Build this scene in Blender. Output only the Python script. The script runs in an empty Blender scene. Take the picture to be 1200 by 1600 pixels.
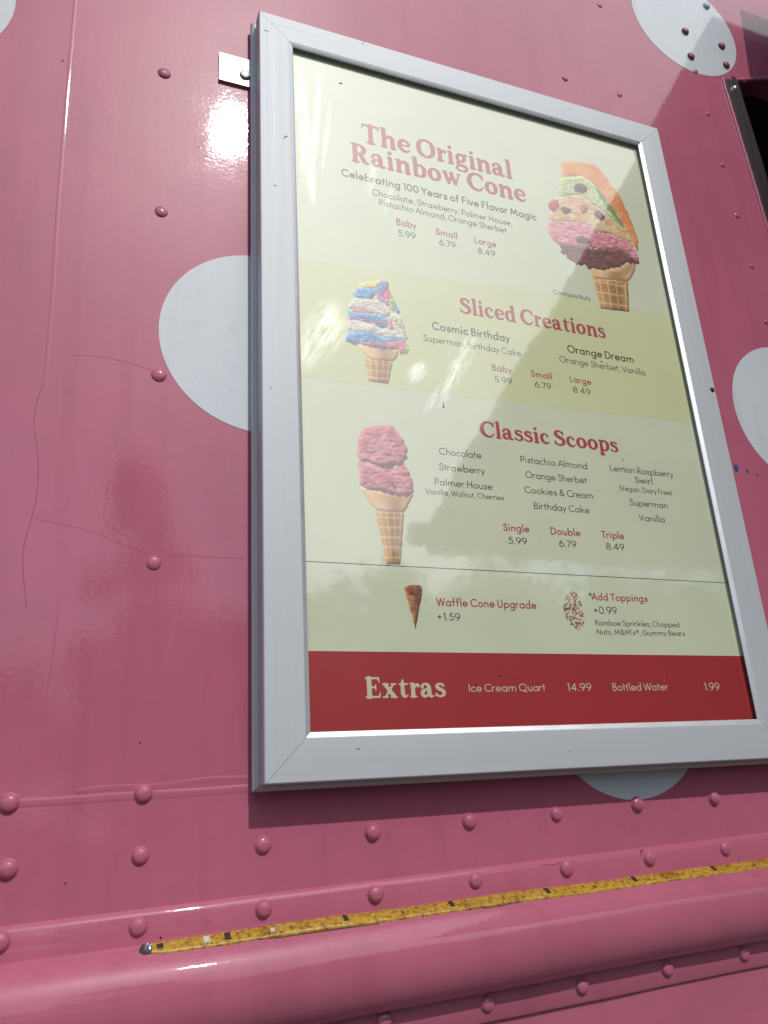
import bpy, bmesh, math, random
import numpy as np
from mathutils import Vector, Matrix
from mathutils.geometry import tessellate_polygon

SC = bpy.context.scene
COL = SC.collection
rnd = random.Random(7)
PI = math.pi

# ------------------------------------------------------------------ camera
CAM_POS = (-0.1753, -0.79797, -0.01676)
def rodrigues(r):
    r = np.array(r, float); th = np.linalg.norm(r); k = r/th
    K = np.array([[0, -k[2], k[1]], [k[2], 0, -k[0]], [-k[1], k[0], 0]])
    return np.eye(3)+math.sin(th)*K+(1-math.cos(th))*K@K
Rc = np.array([[1, 0, 0], [0, 0, -1], [0, 1, 0.]]) @ rodrigues((-0.349028267, 0.006598094, 0.372633805))
cd = bpy.data.cameras.new('camera')
cam = bpy.data.objects.new('camera', cd); COL.objects.link(cam)
M = Matrix.Identity(4)
for i in range(3):
    M[i][0] = Rc[0][i]; M[i][1] = -Rc[1][i]; M[i][2] = -Rc[2][i]; M[i][3] = CAM_POS[i]
cam.matrix_world = M
cd.sensor_fit = 'VERTICAL'; cd.sensor_height = 36.0
cd.lens = 36.0*1250.885/1600.0
cd.clip_start = 0.01; cd.clip_end = 2000
SC.camera = cam

# ------------------------------------------------------------------ light
SUN_DIR = Vector((0.1251, -0.6935, 0.7095))            # towards the sun
SUN_EL = math.asin(SUN_DIR.z)
world = bpy.data.worlds.new('World'); SC.world = world; world.use_nodes = True
wn = world.node_tree.nodes; wl = world.node_tree.links
sky = wn.new('ShaderNodeTexSky'); sky.sky_type = 'NISHITA'; sky.sun_disc = False
sky.sun_elevation = SUN_EL
sky.sun_rotation = math.atan2(SUN_DIR.x, SUN_DIR.y)
sky.dust_density = 1.6; sky.air_density = 1.0
SKY_STRENGTH = 0.15
wn['Background'].inputs['Strength'].default_value = SKY_STRENGTH
# bright cloud patch added beside the sun to brighten reflections in paint and film
tc = wn.new('ShaderNodeTexCoord')
def added_cloud_mask(az, el, r_out, r_in):
    a, e = math.radians(az), math.radians(el)
    d = wn.new('ShaderNodeVectorMath'); d.operation = 'DOT_PRODUCT'; wl.new(tc.outputs['Generated'], d.inputs[0])
    d.inputs[1].default_value = (math.sin(a)*math.cos(e), -math.cos(a)*math.cos(e), math.sin(e))
    mr = wn.new('ShaderNodeMapRange'); mr.interpolation_type = 'SMOOTHSTEP'
    mr.inputs['From Min'].default_value = math.cos(math.radians(r_out)); mr.inputs['From Max'].default_value = math.cos(math.radians(r_in))
    wl.new(d.outputs['Value'], mr.inputs['Value']); return mr.outputs[0]
def wmath(op, a, b):
    m = wn.new('ShaderNodeMath'); m.operation = op
    for i, v in enumerate((a, b)):
        if isinstance(v, (int, float)): m.inputs[i].default_value = v
        else: wl.new(v, m.inputs[i])
    return m.outputs[0]
cm = wmath('MAXIMUM', wmath('MAXIMUM', added_cloud_mask(32, 40, 25, 12), added_cloud_mask(24, 24, 15, 5)), added_cloud_mask(48, 50, 16, 4))
cn = wn.new('ShaderNodeTexNoise'); cn.inputs['Scale'].default_value = 3.0; cn.inputs['Detail'].default_value = 5; wl.new(tc.outputs['Generated'], cn.inputs['Vector'])
cr_ = wn.new('ShaderNodeMapRange'); cr_.inputs['From Min'].default_value = .25; cr_.inputs['From Max'].default_value = .75; cr_.inputs['To Min'].default_value = .75; cr_.inputs['To Max'].default_value = 1.1
wl.new(cn.outputs['Fac'], cr_.inputs['Value'])
ADDED_CLOUD = 1.9
cmix = wn.new('ShaderNodeMix'); cmix.data_type = 'RGBA'
wl.new(wmath('MULTIPLY', cm, cr_.outputs[0]), cmix.inputs[0]); wl.new(sky.outputs[0], cmix.inputs[6])
cmix.inputs[7].default_value = (ADDED_CLOUD/SKY_STRENGTH*.97, ADDED_CLOUD/SKY_STRENGTH*.99, ADDED_CLOUD/SKY_STRENGTH, 1)
wl.new(cmix.outputs[2], wn['Background'].inputs['Color'])
sd = bpy.data.lights.new('sun', 'SUN'); sun = bpy.data.objects.new('sun', sd); COL.objects.link(sun)
sd.energy = 2.6; sd.angle = math.radians(0.5); sd.color = (1.0, 0.975, 0.94)
sun.rotation_euler = SUN_DIR.to_track_quat('Z', 'Y').to_euler()
sun.location = (1, -6, 6)
SC.view_settings.view_transform = 'Standard'; SC.view_settings.look = 'None'
SC.view_settings.exposure = -0.29; SC.view_settings.gamma = 1.0
SC.view_settings.use_curve_mapping = False
SC.render.engine = 'CYCLES'

# ------------------------------------------------------------------ helpers
def tag(o, label=None, cat=None, group=None, kind=None):
    if label: o['label'] = label
    if cat: o['category'] = cat
    if group: o['group'] = group
    if kind: o['kind'] = kind
    return o
def link(name, me, mat=None, parent=None, smooth=None):
    o = bpy.data.objects.new(name, me); COL.objects.link(o)
    if mat and not me.materials: me.materials.append(mat)
    if parent: o.parent = parent
    if smooth is not None:
        for p in me.polygons: p.use_smooth = True
        if smooth < 180:
            try: me.set_sharp_from_angle(angle=math.radians(smooth))
            except Exception: pass
    return o
def mesh(name, v, f, mat=None, parent=None, smooth=None):
    me = bpy.data.meshes.new(name); me.from_pydata([tuple(map(float, p)) for p in v], [], [tuple(q) for q in f]); me.update()
    bm = bmesh.new(); bm.from_mesh(me); bmesh.ops.recalc_face_normals(bm, faces=bm.faces); bm.to_mesh(me); bm.free()
    return link(name, me, mat, parent, smooth)
def flat(name, v, f, mat, parent, y_front=True):
    """sheet in an xz plane whose faces look towards -y"""
    me = bpy.data.meshes.new(name); me.from_pydata([tuple(map(float, p)) for p in v], [], [tuple(q) for q in f]); me.update()
    bm = bmesh.new(); bm.from_mesh(me); bm.normal_update()
    bad = [q for q in bm.faces if q.normal.y > 0]
    if bad: bmesh.ops.reverse_faces(bm, faces=bad)
    bm.to_mesh(me); bm.free()
    return link(name, me, mat, parent)
def empty(name, loc=(0, 0, 0)):
    o = bpy.data.objects.new(name, None); COL.objects.link(o); o.location = loc; o.empty_display_size = .05
    return o
def box_vf(x0, x1, y0, y1, z0, z1):
    v = [(x, y, z) for x in (x0, x1) for y in (y0, y1) for z in (z0, z1)]
    f = [(0, 1, 3, 2), (4, 6, 7, 5), (0, 4, 5, 1), (2, 3, 7, 6), (0, 2, 6, 4), (1, 5, 7, 3)]
    return v, f
def tube_vf(pts, rad, n=10, cap=True):
    pts = [Vector(p) for p in pts]; V = []; F = []
    if not hasattr(rad, '__len__'): rad = [rad]*len(pts)
    for i, p in enumerate(pts):
        d = (pts[min(i+1, len(pts)-1)]-pts[max(i-1, 0)]).normalized()
        a = d.cross(Vector((0, 0, 1)));
        if a.length < 1e-3: a = d.cross(Vector((1, 0, 0)))
        a.normalize(); b = d.cross(a)
        for k in range(n):
            t = 2*PI*k/n; V.append(p+rad[i]*(math.cos(t)*a+math.sin(t)*b))
    for i in range(len(pts)-1):
        for k in range(n):
            F.append((i*n+k, i*n+(k+1) % n, (i+1)*n+(k+1) % n, (i+1)*n+k))
    if cap: F.append(tuple(range(n))); F.append(tuple(range((len(pts)-1)*n, len(pts)*n)))
    return V, F
def join_vf(parts):
    V = []; F = []
    for v, f in parts:
        o = len(V); V += list(v); F += [tuple(i+o for i in q) for q in f]
    return V, F
def revolve_vf(prof, n=20, axis='-y'):
    """prof: (r, h) pairs from rim to tip; h along -y"""
    V = []; F = []
    for r, h in prof[:-1]:
        for k in range(n):
            t = 2*PI*k/n; V.append((r*math.cos(t), -h, r*math.sin(t)))
    tip = len(V); V.append((0, -prof[-1][1], 0)); m = len(prof)-1
    for i in range(m-1):
        for k in range(n): F.append((i*n+k, i*n+(k+1) % n, (i+1)*n+(k+1) % n, (i+1)*n+k))
    for k in range(n): F.append(((m-1)*n+k, (m-1)*n+(k+1) % n, tip))
    return V, F
def extrude_vf(prof, x0, x1, slope, n=1, wob=0.0, seed=0):
    """closed profile (y, z) run along x, z rising by slope*x"""
    V = []; F = []; m = len(prof); ph = [random.Random(seed+i).random()*6 for i in range(6)]
    for i in range(n+1):
        x = x0+(x1-x0)*i/n
        w = wob*(math.sin(9*x+ph[0])+.6*math.sin(23*x+ph[1])+.35*math.sin(57*x+ph[2]))
        for (y, z) in prof:
            V.append((x, y+(w if y < -.002 else 0), z+slope*x+.5*w))
    for i in range(n):
        for k in range(m): F.append((i*m+k, i*m+(k+1) % m, (i+1)*m+(k+1) % m, (i+1)*m+k))
    F.append(tuple(range(m))); F.append(tuple(range(n*m, (n+1)*m)))
    return V, F
def ridge_vf(path, w, h, y0=0.0, seg=5):
    """low rounded bead on the wall along a path of (x, z); buried 1 mm"""
    V = []; F = []; n = seg+3
    P = [Vector((a, b)) for a, b in path]
    for i, p in enumerate(P):
        d = (P[min(i+1, len(P)-1)]-P[max(i-1, 0)]).normalized(); nn = Vector((-d.y, d.x))
        pr = [(-w/2, .001)]+[(-w/2*math.cos(PI*k/seg), -h*math.sin(PI*k/seg)) for k in range(seg+1)]+[(w/2, .001)]
        for s, y in pr:
            q = p+nn*s; V.append((q.x, y0+y, q.y))
    for i in range(len(P)-1):
        for k in range(n): F.append((i*n+k, i*n+(k+1) % n, (i+1)*n+(k+1) % n, (i+1)*n+k))
    F.append(tuple(range(n))); F.append(tuple(range((len(P)-1)*n, len(P)*n)))
    return V, F
def catmull(pts, sub=8, closed=False):
    P = [np.array(p, float) for p in pts]; out = []; n = len(P)
    rng = range(n) if closed else range(n-1)
    for i in rng:
        if closed: a, b, c, d = P[(i-1) % n], P[i], P[(i+1) % n], P[(i+2) % n]
        else: a, b, c, d = P[max(i-1, 0)], P[i], P[i+1], P[min(i+2, n-1)]
        for k in range(sub):
            t = k/sub
            out.append(.5*((2*b)+(-a+c)*t+(2*a-5*b+4*c-d)*t*t+(-a+3*b-3*c+d)*t**3))
    out.append(P[0] if closed else P[-1])
    return out

# ------------------------------------------------------------------ materials
def new_mat(name):
    m = bpy.data.materials.new(name); m.use_nodes = True
    nt = m.node_tree; return m, nt, nt.nodes['Principled BSDF']
def pos(nt): return nt.nodes.new('ShaderNodeNewGeometry').outputs['Position']
def noise(nt, vec, scale, detail=2.0, rough=.5, dist=0.0):
    n = nt.nodes.new('ShaderNodeTexNoise'); n.inputs['Scale'].default_value = scale
    n.inputs['Detail'].default_value = detail; n.inputs['Roughness'].default_value = rough
    n.inputs['Distortion'].default_value = dist
    if vec: nt.links.new(vec, n.inputs['Vector'])
    return n.outputs['Fac']
def ramp(nt, fac, stops):
    r = nt.nodes.new('ShaderNodeValToRGB'); e = r.color_ramp.elements
    while len(e) < len(stops): e.new(.5)
    for k, (p, c) in enumerate(stops):
        e[k].position = p; e[k].color = (*c, 1) if len(c) == 3 else c
    nt.links.new(fac, r.inputs['Fac']); return r.outputs['Color']
def bump(nt, h, dist, strength=1.0, prev=None):
    b = nt.nodes.new('ShaderNodeBump'); b.inputs['Distance'].default_value = dist; b.inputs['Strength'].default_value = strength
    nt.links.new(h, b.inputs['Height'])
    if prev: nt.links.new(prev, b.inputs['Normal'])
    return b.outputs['Normal']
def mult(nt, a, b, op='MULTIPLY'):
    m = nt.nodes.new('ShaderNodeMath'); m.operation = op
    for i, s in enumerate((a, b)):
        if isinstance(s, (int, float)): m.inputs[i].default_value = s
        else: nt.links.new(s, m.inputs[i])
    return m.outputs[0]
def mixc(nt, fac, a, b):
    m = nt.nodes.new('ShaderNodeMix'); m.data_type = 'RGBA'
    if isinstance(fac, (int, float)): m.inputs[0].default_value = fac
    else: nt.links.new(fac, m.inputs[0])
    for i, s in ((6, a), (7, b)):
        if isinstance(s, tuple): m.inputs[i].default_value = (*s, 1)
        else: nt.links.new(s, m.inputs[i])
    return m.outputs[2]
def setp(p, **k):
    names = dict(base='Base Color', rough='Roughness', metal='Metallic', spec='Specular IOR Level', coat='Coat Weight', coat_rough='Coat Roughness', coat_ior='Coat IOR')
    for a, v in k.items():
        s = p.inputs[names[a]]
        s.default_value = (*v, 1) if isinstance(v, tuple) else v

PEEL = 0.00007
def glossy_paint(name, base, stain=.1, peel=PEEL, coat_ior=1.48, coat_rough=.032):
    """brushed / sprayed enamel: colour under a clear glossy skin with orange peel and slow dents"""
    m, nt, p = new_mat(name); P = pos(nt)
    setp(p, base=base, rough=.34, spec=.09, coat=1.0, coat_rough=coat_rough, coat_ior=coat_ior)
    n1 = noise(nt, P, 5.0, 4, .6); n2 = noise(nt, P, 55.0, 3, .6)
    dark = tuple(c*(1-stain) for c in base); lite = tuple(min(1, c*(1+stain*.5)) for c in base)
    c = ramp(nt, n1, [(.3, dark), (.7, lite)])
    grime = ramp(nt, n2, [(.28, (.86, .84, .82)), (.42, (1, 1, 1))])
    sm = nt.nodes.new('ShaderNodeMapping'); sm.inputs['Scale'].default_value = (34, 34, 2.2); nt.links.new(P, sm.inputs['Vector'])
    streak = ramp(nt, noise(nt, sm.outputs[0], 1.0, 3, .55), [(.34, (.90, .88, .88)), (.50, (1, 1, 1)), (.66, (1, 1, 1)), (.80, (1.06, 1.07, 1.07))])
    ms = nt.nodes.new('ShaderNodeMix'); ms.data_type = 'RGBA'; ms.blend_type = 'MULTIPLY'; ms.inputs[0].default_value = .6
    nt.links.new(c, ms.inputs[6]); nt.links.new(streak, ms.inputs[7]); c = ms.outputs[2]
    mm = nt.nodes.new('ShaderNodeMix'); mm.data_type = 'RGBA'; mm.blend_type = 'MULTIPLY'; mm.inputs[0].default_value = .45
    nt.links.new(c, mm.inputs[6]); nt.links.new(grime, mm.inputs[7])
    nt.links.new(mm.outputs[2], p.inputs['Base Color'])
    dent = bump(nt, noise(nt, P, 3.2, 2, .45), .0018)
    fine = bump(nt, noise(nt, P, 190.0, 2.5, .55), peel, 1.0, dent)
    runs = nt.nodes.new('ShaderNodeMapping'); runs.inputs['Scale'].default_value = (60, 60, 9)
    nt.links.new(P, runs.inputs['Vector'])
    fine = bump(nt, noise(nt, runs.outputs[0], 1.0, 2, .5), .00006, 1.0, fine)
    nt.links.new(fine, p.inputs['Coat Normal']); nt.links.new(fine, p.inputs['Normal'])
    # the gloss is uneven: polished patches and duller, dusty ones
    cr = ramp(nt, noise(nt, P, 11.0, 4, .6), [(.35, (coat_rough*.7,)*3), (.7, (coat_rough*1.7,)*3)])
    nt.links.new(cr, p.inputs['Coat Roughness'])
    return m
PINK = (0.465, 0.124, 0.188)
m_pink = glossy_paint('pink_enamel', PINK)
m_maroon = glossy_paint('maroon_paint', (.27, .07, .10))
m_white = glossy_paint('white_vinyl', (.595, .635, .66), .05, peel=.00008)

def metal(name, base, rough, metallic=1.0, brushed=None, bumpd=.00003):
    m, nt, p = new_mat(name); P = pos(nt)
    setp(p, base=base, rough=rough, metal=metallic)
    if brushed:
        mp = nt.nodes.new('ShaderNodeMapping'); mp.inputs['Scale'].default_value = brushed
        nt.links.new(P, mp.inputs['Vector']); v = mp.outputs[0]
    else: v = P
    n = noise(nt, v, 1.0 if brushed else 40, 4, .6)
    nt.links.new(ramp(nt, n, [(.3, tuple(c*.965 for c in base)), (.7, tuple(min(1, c*1.03) for c in base))]), p.inputs['Base Color'])
    nt.links.new(ramp(nt, n, [(.3, (rough*.95,)*3), (.7, (min(1, rough*1.05),)*3)]), p.inputs['Roughness'])
    nt.links.new(bump(nt, n, bumpd), p.inputs['Normal'])
    return m
m_alu_v = metal('satin_aluminium', (.50, .52, .535), .58, .22, (300, 60, 3.0))
m_alu_h = metal('satin_aluminium_rail', (.50, .52, .535), .58, .22, (3.0, 60, 300))
m_bevel = metal('bright_chamfer', (.74, .75, .77), .40, .75)
m_plate = metal('bare_aluminium', (.52, .52, .49), .46, 1.0, (30, 60, 240), .00012)
m_steel = metal('dark_steel', (.30, .30, .31), .28, 1.0, (120, 60, 5), .0001)
m_screw = metal('zinc_screw', (.55, .56, .58), .3)
def plain(name, base, rough=.6, spec=.3, var=.15, scale=60, metal_=0.0):
    m, nt, p = new_mat(name); P = pos(nt); setp(p, base=base, rough=rough, spec=spec, metal=metal_)
    n = noise(nt, P, scale, 3, .6)
    nt.links.new(ramp(nt, n, [(.3, tuple(c*(1-var) for c in base)), (.7, tuple(min(1, c*(1+var)) for c in base))]), p.inputs['Base Color'])
    return m
m_gap = plain('dark_gap', (.015, .015, .015), .8)
m_crack = plain('crack_dirt', (.32, .077, .115), .8)
m_scuff = plain('grey_scuff', (.2, .2, .22), .8)
m_blue = plain('blue_ink', (.03, .06, .22), .5)
m_black = plain('black_dirt', (.02, .02, .02), .6)
m_inside = plain('dark_interior', (.05, .025, .03), .7)
m_rubber = plain('grey_sealant', (.085, .06, .065), .4, .5)

# --- the glossy, slightly creased film over the printed menu: one bump shared by sheet and inks
FILM_DENTS = [  # x, z, half-width, half-height, tilt(deg), strength: places where the film is crumpled
    (.060, .790, .006, .080, 3, .50), (.068, .760, .005, .065, -3, .42), (.077, .815, .005, .090, 5, .50), (.090, .795, .004, .060, 7, .36), (.056, .850, .005, .050, 2, .40), (.066, .715, .006, .045, -6, .35),
    (.078, .500, .026, .046, 24, 1.0), (.058, .470, .020, .030, 28, .85), (.232, .447, .010, .038, 34, 1.9), (.214, .432, .006, .030, 36, 1.2),
    (.250, .478, .011, .036, 36, 1.6), (.264, .508, .009, .026, 36, 1.4), (.192, .461, .011, .020, 40, 1.5), (.150, .745, .006, .040, 12, .40), (.170, .71, .004, .03, 15, .3)]
def film_group():
    g = bpy.data.node_groups.new('film_normal', 'ShaderNodeTree')
    g.interface.new_socket('Normal', in_out='OUTPUT', socket_type='NodeSocketVector')
    g.interface.new_socket('Scuff', in_out='OUTPUT', socket_type='NodeSocketFloat')
    out = g.nodes.new('NodeGroupOutput'); P = pos(g)
    mask = None
    for (x, z, a, b, t, w) in FILM_DENTS:
        s = g.nodes.new('ShaderNodeVectorMath'); s.operation = 'SUBTRACT'; g.links.new(P, s.inputs[0]); s.inputs[1].default_value = (x, -.031, z)
        r = g.nodes.new('ShaderNodeVectorRotate'); r.rotation_type = 'Y_AXIS'; r.inputs['Angle'].default_value = math.radians(-t); g.links.new(s.outputs[0], r.inputs[0])
        q = g.nodes.new('ShaderNodeVectorMath'); q.operation = 'MULTIPLY'; g.links.new(r.outputs[0], q.inputs[0]); q.inputs[1].default_value = (1/a, 0, 1/b)
        l = g.nodes.new('ShaderNodeVectorMath'); l.operation = 'LENGTH'; g.links.new(q.outputs[0], l.inputs[0])
        mr = g.nodes.new('ShaderNodeMapRange'); mr.interpolation_type = 'SMOOTHSTEP'
        mr.inputs['From Min'].default_value = 1.25; mr.inputs['From Max'].default_value = .3; g.links.new(l.outputs['Value'], mr.inputs['Value'])
        mk = mult(g, mr.outputs[0], w)
        mask = mk if mask is None else mult(g, mask, mk, 'MAXIMUM')
    rot = g.nodes.new('ShaderNodeVectorRotate'); rot.rotation_type = 'Y_AXIS'; rot.inputs['Angle'].default_value = math.radians(-30); g.links.new(P, rot.inputs[0])
    mp = g.nodes.new('ShaderNodeMapping'); mp.inputs['Scale'].default_value = (260, 20, 38); g.links.new(rot.outputs[0], mp.inputs['Vector'])
    fe = g.nodes.new('ShaderNodeMapRange'); fe.inputs['From Min'].default_value = .33; fe.inputs['From Max'].default_value = .66
    g.links.new(noise(g, mp.outputs[0], 1.0, 4.0, .65, .6), fe.inputs['Value'])
    fz = mult(g, fe.outputs[0], noise(g, P, 60.0, 3, .6)); fz = mult(g, fz, 1.7)
    scuff = mult(g, mask, fz); h = mult(g, scuff, 1.0)
    n0 = bump(g, noise(g, P, 5.0, 2, .45), .0010)
    n1 = bump(g, noise(g, P, 70.0, 2, .5), .00004, 1.0, n0)
    n2 = bump(g, h, .00012, 1.0, n1)
    g.links.new(scuff, out.inputs[1])
    g.links.new(n2, out.inputs[0])
    return g
FILM = film_group()
def film(nt, p):
    n = nt.nodes.new('ShaderNodeGroup'); n.node_tree = FILM
    nt.links.new(n.outputs[0], p.inputs['Coat Normal'])
    setp(p, rough=.46, spec=.55, coat=1.0, coat_rough=.05, coat_ior=2.05)
    P = pos(nt)
    nt.links.new(ramp(nt, noise(nt, P, 14.0, 4, .65), [(.35, (.03,)*3), (.75, (.07,)*3)]), p.inputs['Coat Roughness'])
    # rubbed, scuffed patches throw back more light in a broad soft lobe
    nt.links.new(mult(nt, mult(nt, n.outputs[1], 1.5), 1.5, "ADD"), p.inputs["IOR"])
def ink(name, base, var=.04):
    m, nt, p = new_mat(name); P = pos(nt)
    n = noise(nt, P, 9.0, 3, .6)
    nt.links.new(ramp(nt, n, [(.3, tuple(c*(1-var) for c in base)), (.7, tuple(min(1, c*(1+var)) for c in base))]), p.inputs['Base Color'])
    film(nt, p); return m
m_paper = ink('printed_cream', (.62, .655, .46))
m_band = ink('printed_yellow', (.62, .645, .35))
m_redband = ink('printed_red', (.36, .024, .026))
INKS = {'red': ink('red_ink', (.40, .045, .055)), 'ink': ink('black_ink', (.028, .032, .026)), 'cream': ink('cream_ink', (.60, .55, .36))}
def print_mat():
    m, nt, p = new_mat('printed_photo')
    a = nt.nodes.new('ShaderNodeVertexColor'); a.layer_name = 'print'
    nt.links.new(a.outputs['Color'], p.inputs['Base Color']); film(nt, p); return m
m_photo = print_mat()
def amber_mat():
    m, nt, p = new_mat('aged_amber_resin'); P = pos(nt)
    n = noise(nt, P, 240, 4, .7); n2 = noise(nt, P, 28, 3, .6)
    c = ramp(nt, n, [(.35, (.15, .065, .01)), (.46, (.40, .22, .022)), (.60, (.50, .30, .035)), (.76, (.62, .46, .14))])
    c2 = ramp(nt, n2, [(.32, (.55, .42, .32)), (.46, (1, 1, 1))])
    mm = nt.nodes.new('ShaderNodeMix'); mm.data_type = 'RGBA'; mm.blend_type = 'MULTIPLY'; mm.inputs[0].default_value = .8
    nt.links.new(c, mm.inputs[6]); nt.links.new(c2, mm.inputs[7]); nt.links.new(mm.outputs[2], p.inputs['Base Color'])
    setp(p, rough=.35, spec=.5)
    nt.links.new(bump(nt, noise(nt, P, 420, 3, .6), .0005), p.inputs['Normal'])
    return m
m_amber = amber_mat()

# ================================================================== SETTING
RS = 0.0195                                            # the truck's own lines climb a little to the right
ground = mesh('ground', [(-60, -70, -1.75), (60, -70, -1.75), (60, 12, -1.75), (-60, 12, -1.75)], [(0, 1, 2, 3)],
              plain('asphalt', (.10, .10, .098), .9, .2, .25, 30)); tag(ground, kind='structure')

# ================================================================== THE TRUCK SIDE
truck = empty('food_truck', (0.5, 0, -1.75)); bpy.context.view_layer.update()
tag(truck, 'pink polka-dot food truck side with rivets and a serving window', 'food truck')
def part(o, parent=truck):
    """keep world placement under the parent"""
    o.parent = parent; mp = Matrix.Translation(parent_world(parent)).inverted(); o.matrix_parent_inverse = mp
    return o
def parent_world(o):
    v = Vector(o.location)
    return v
# side skin: one sheet with the window cut out of it
XL, XR, ZB, ZT = -2.4, 3.4, -1.25, 1.95
h1, h2, h3, h4, h5 = (.907, 1.197), (.9956, 1.2325), (2.3, 1.2560), (2.3, .36), (.937, .36)
pts = [(XL, ZB), (XR, ZB), (XR, ZT), (XL, ZT), h1, h2, h3, h4, h5, (XL, h1[1]), (XL, .36), (XR, 1.2560), (XR, .36), (h1[0], ZT), (h2[0], ZT), (2.3, ZT), (h5[0], ZB), (2.3, ZB)]
F = [(0, 16, 8, 10), (16, 17, 7, 8), (17, 1, 12, 7), (12, 11, 6, 7), (11, 2, 15, 6), (15, 14, 5, 6), (14, 13, 4, 5), (13, 3, 9, 4), (10, 8, 4, 9)]
v = [(x, 0, z) for x, z in pts]
part(flat('side_panel', v, F, m_pink, None))
# edge return of the skin around the window, 30 mm deep, and the dark room behind it
win = [h1, h2, h3, h4, h5]
v = []; F = []
for i, (x, z) in enumerate(win):
    v += [(x, 0.0005, z), (x, .04, z)]
for i in range(5):
    a = 2*i; b = 2*((i+1) % 5); F.append((a, b, b+1, a+1))
part(mesh('window_return', v, F, m_maroon))
v, F = box_vf(.70, 2.5, .0405, 1.3, .1, 1.6); F = [F[1], F[0], F[3], F[4], F[5]]
part(mesh('interior', v, F, m_inside))
# steel jamb strip on the left of the window, with its screw and the painted sealant along it
jl = [(.8766, 1.1887), (.8902, .8632), (.9105, .36)]
v = []
for (x, z), w in zip(jl, (.031, .031, .030)):
    v += [(x, 0, z), (x, -.0035, z), (x+w, -.0035, z), (x+w, 0.02, z)]
v = [Vector(q) for q in v]; v[0].z -= .002; v[2].z += .010; v[3].z += .010
F = [(0, 1, 5, 4), (1, 2, 6, 5), (2, 3, 7, 6), (4, 5, 9, 8), (5, 6, 10, 9), (6, 7, 11, 10), (0, 1, 2, 3)]
frame = part(mesh('window_jamb', v, F, m_steel))
def smooth_path(a, b, n, amp, seed):
    r = random.Random(seed); out = []
    for i in range(n+1):
        t = i/n; out.append((a[0]+(b[0]-a[0])*t+amp*(r.random()-.5), a[1]+(b[1]-a[1])*t+amp*.3*(r.random()-.5)))
    return out
part(mesh('sealant_bead', *ridge_vf(smooth_path((.8735, 1.194), (.9068, .40), 90, .0014, 3), .007, .003), m_pink, None, 60))
part(mesh('sealant_bead', *ridge_vf(smooth_path((.9000, 1.207), (.9125, 1.2030), 8, .003, 4), .006, .003), m_pink, None, 60))
part(mesh('header_lip', *ridge_vf([(.905, 1.198), (.9956, 1.2345), (2.3, 1.2585)], .006, .004), m_pink, None, 60))
PANHEAD = [(.0062, -.001), (.0062, .0012), (.0050, .0030), (.0030, .0040), (0, .0043)]
v, F = revolve_vf(PANHEAD, 16)
o = mesh('screw', [Vector(q)+Vector((.8949, -.0035, 1.1717)) for q in v], F, m_screw, None, 50); part(o)

# polka dots: vinyl discs
def disc(x, z, r, y=-.0004, n=96):
    v = []; F = []
    v = [(x+r*math.cos(2*PI*k/n), y, z+r*math.sin(2*PI*k/n)) for k in range(n)]
    v += [(q[0], 0.0008, q[2]) for q in v]
    F = [tuple(range(n))]+[(k, (k+1) % n, n+(k+1) % n, n+k) for k in range(n)]
    return v, F
for (x, z, r) in [(.0111, .4903, .1178), (.4395, .078, .1138), (.8128, 1.3033, .1191), (.8389, .4981, .119), (-.408, .908, .119), (.42, .905, .118), (-.43, .11, .118), (1.25, .08, .118)][:5]:
    part(mesh('polka_dot', *disc(x, z, r), m_white))

# seams, lap joints and the waist mouldings
part(mesh('panel_seam', *ridge_vf([(-.2262, 1.15), (-.2237, .9426), (-.2231, .7862), (-.2206, .6192), (-.2180, .53), (-.2165, .40)], .0045, .00016), m_pink, None, 60))
lap = [(-1.2+.02*i, -.0064-.0004*math.sin(.9*i)+.0009*math.sin(.31*i+1)+RS*.02*i*.2) for i in range(100)]
part(mesh('lap_seam', *ridge_vf(lap, .0075, .00040), m_pink, None, 60))
lap = [(-.16+.012*i, .0035+.0011*math.sin(.8*i)+.0004*i) for i in range(16)]
part(mesh('lap_seam', *ridge_vf(lap, .005, .0002), m_pink, None, 60))
flange = [(.002, -.0935), (-.0008, -.0942), (-.0036, -.0972), (-.0046, -.1000), (-.0046, -.1230), (.002, -.1235)]
part(mesh('waist_flange', *extrude_vf(flange, -2.4, 3.4, RS, 420, .0004, 1), m_pink, None, 50))
prof = [(.002, -.1212)]
for k in range(33):
    t = PI*k/32; prof.append((-.003-.0335*math.sin(t)**.94, -.1626+.0414*math.cos(t)))
prof.append((.002, -.2040))
part(mesh('rub_rail', *extrude_vf(prof, -2.4, 3.4, RS, 420, .0005, 5), m_pink, None, 50))
low = [(.002, -.2000), (-.0045, -.2000), (-.0045, -.2272), (-.0032, -.2290), (.002, -.2290)]
part(mesh('sill_flange', *extrude_vf(low, -2.4, 3.4, RS, 420, .0003, 9), m_pink, None, 50))

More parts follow.
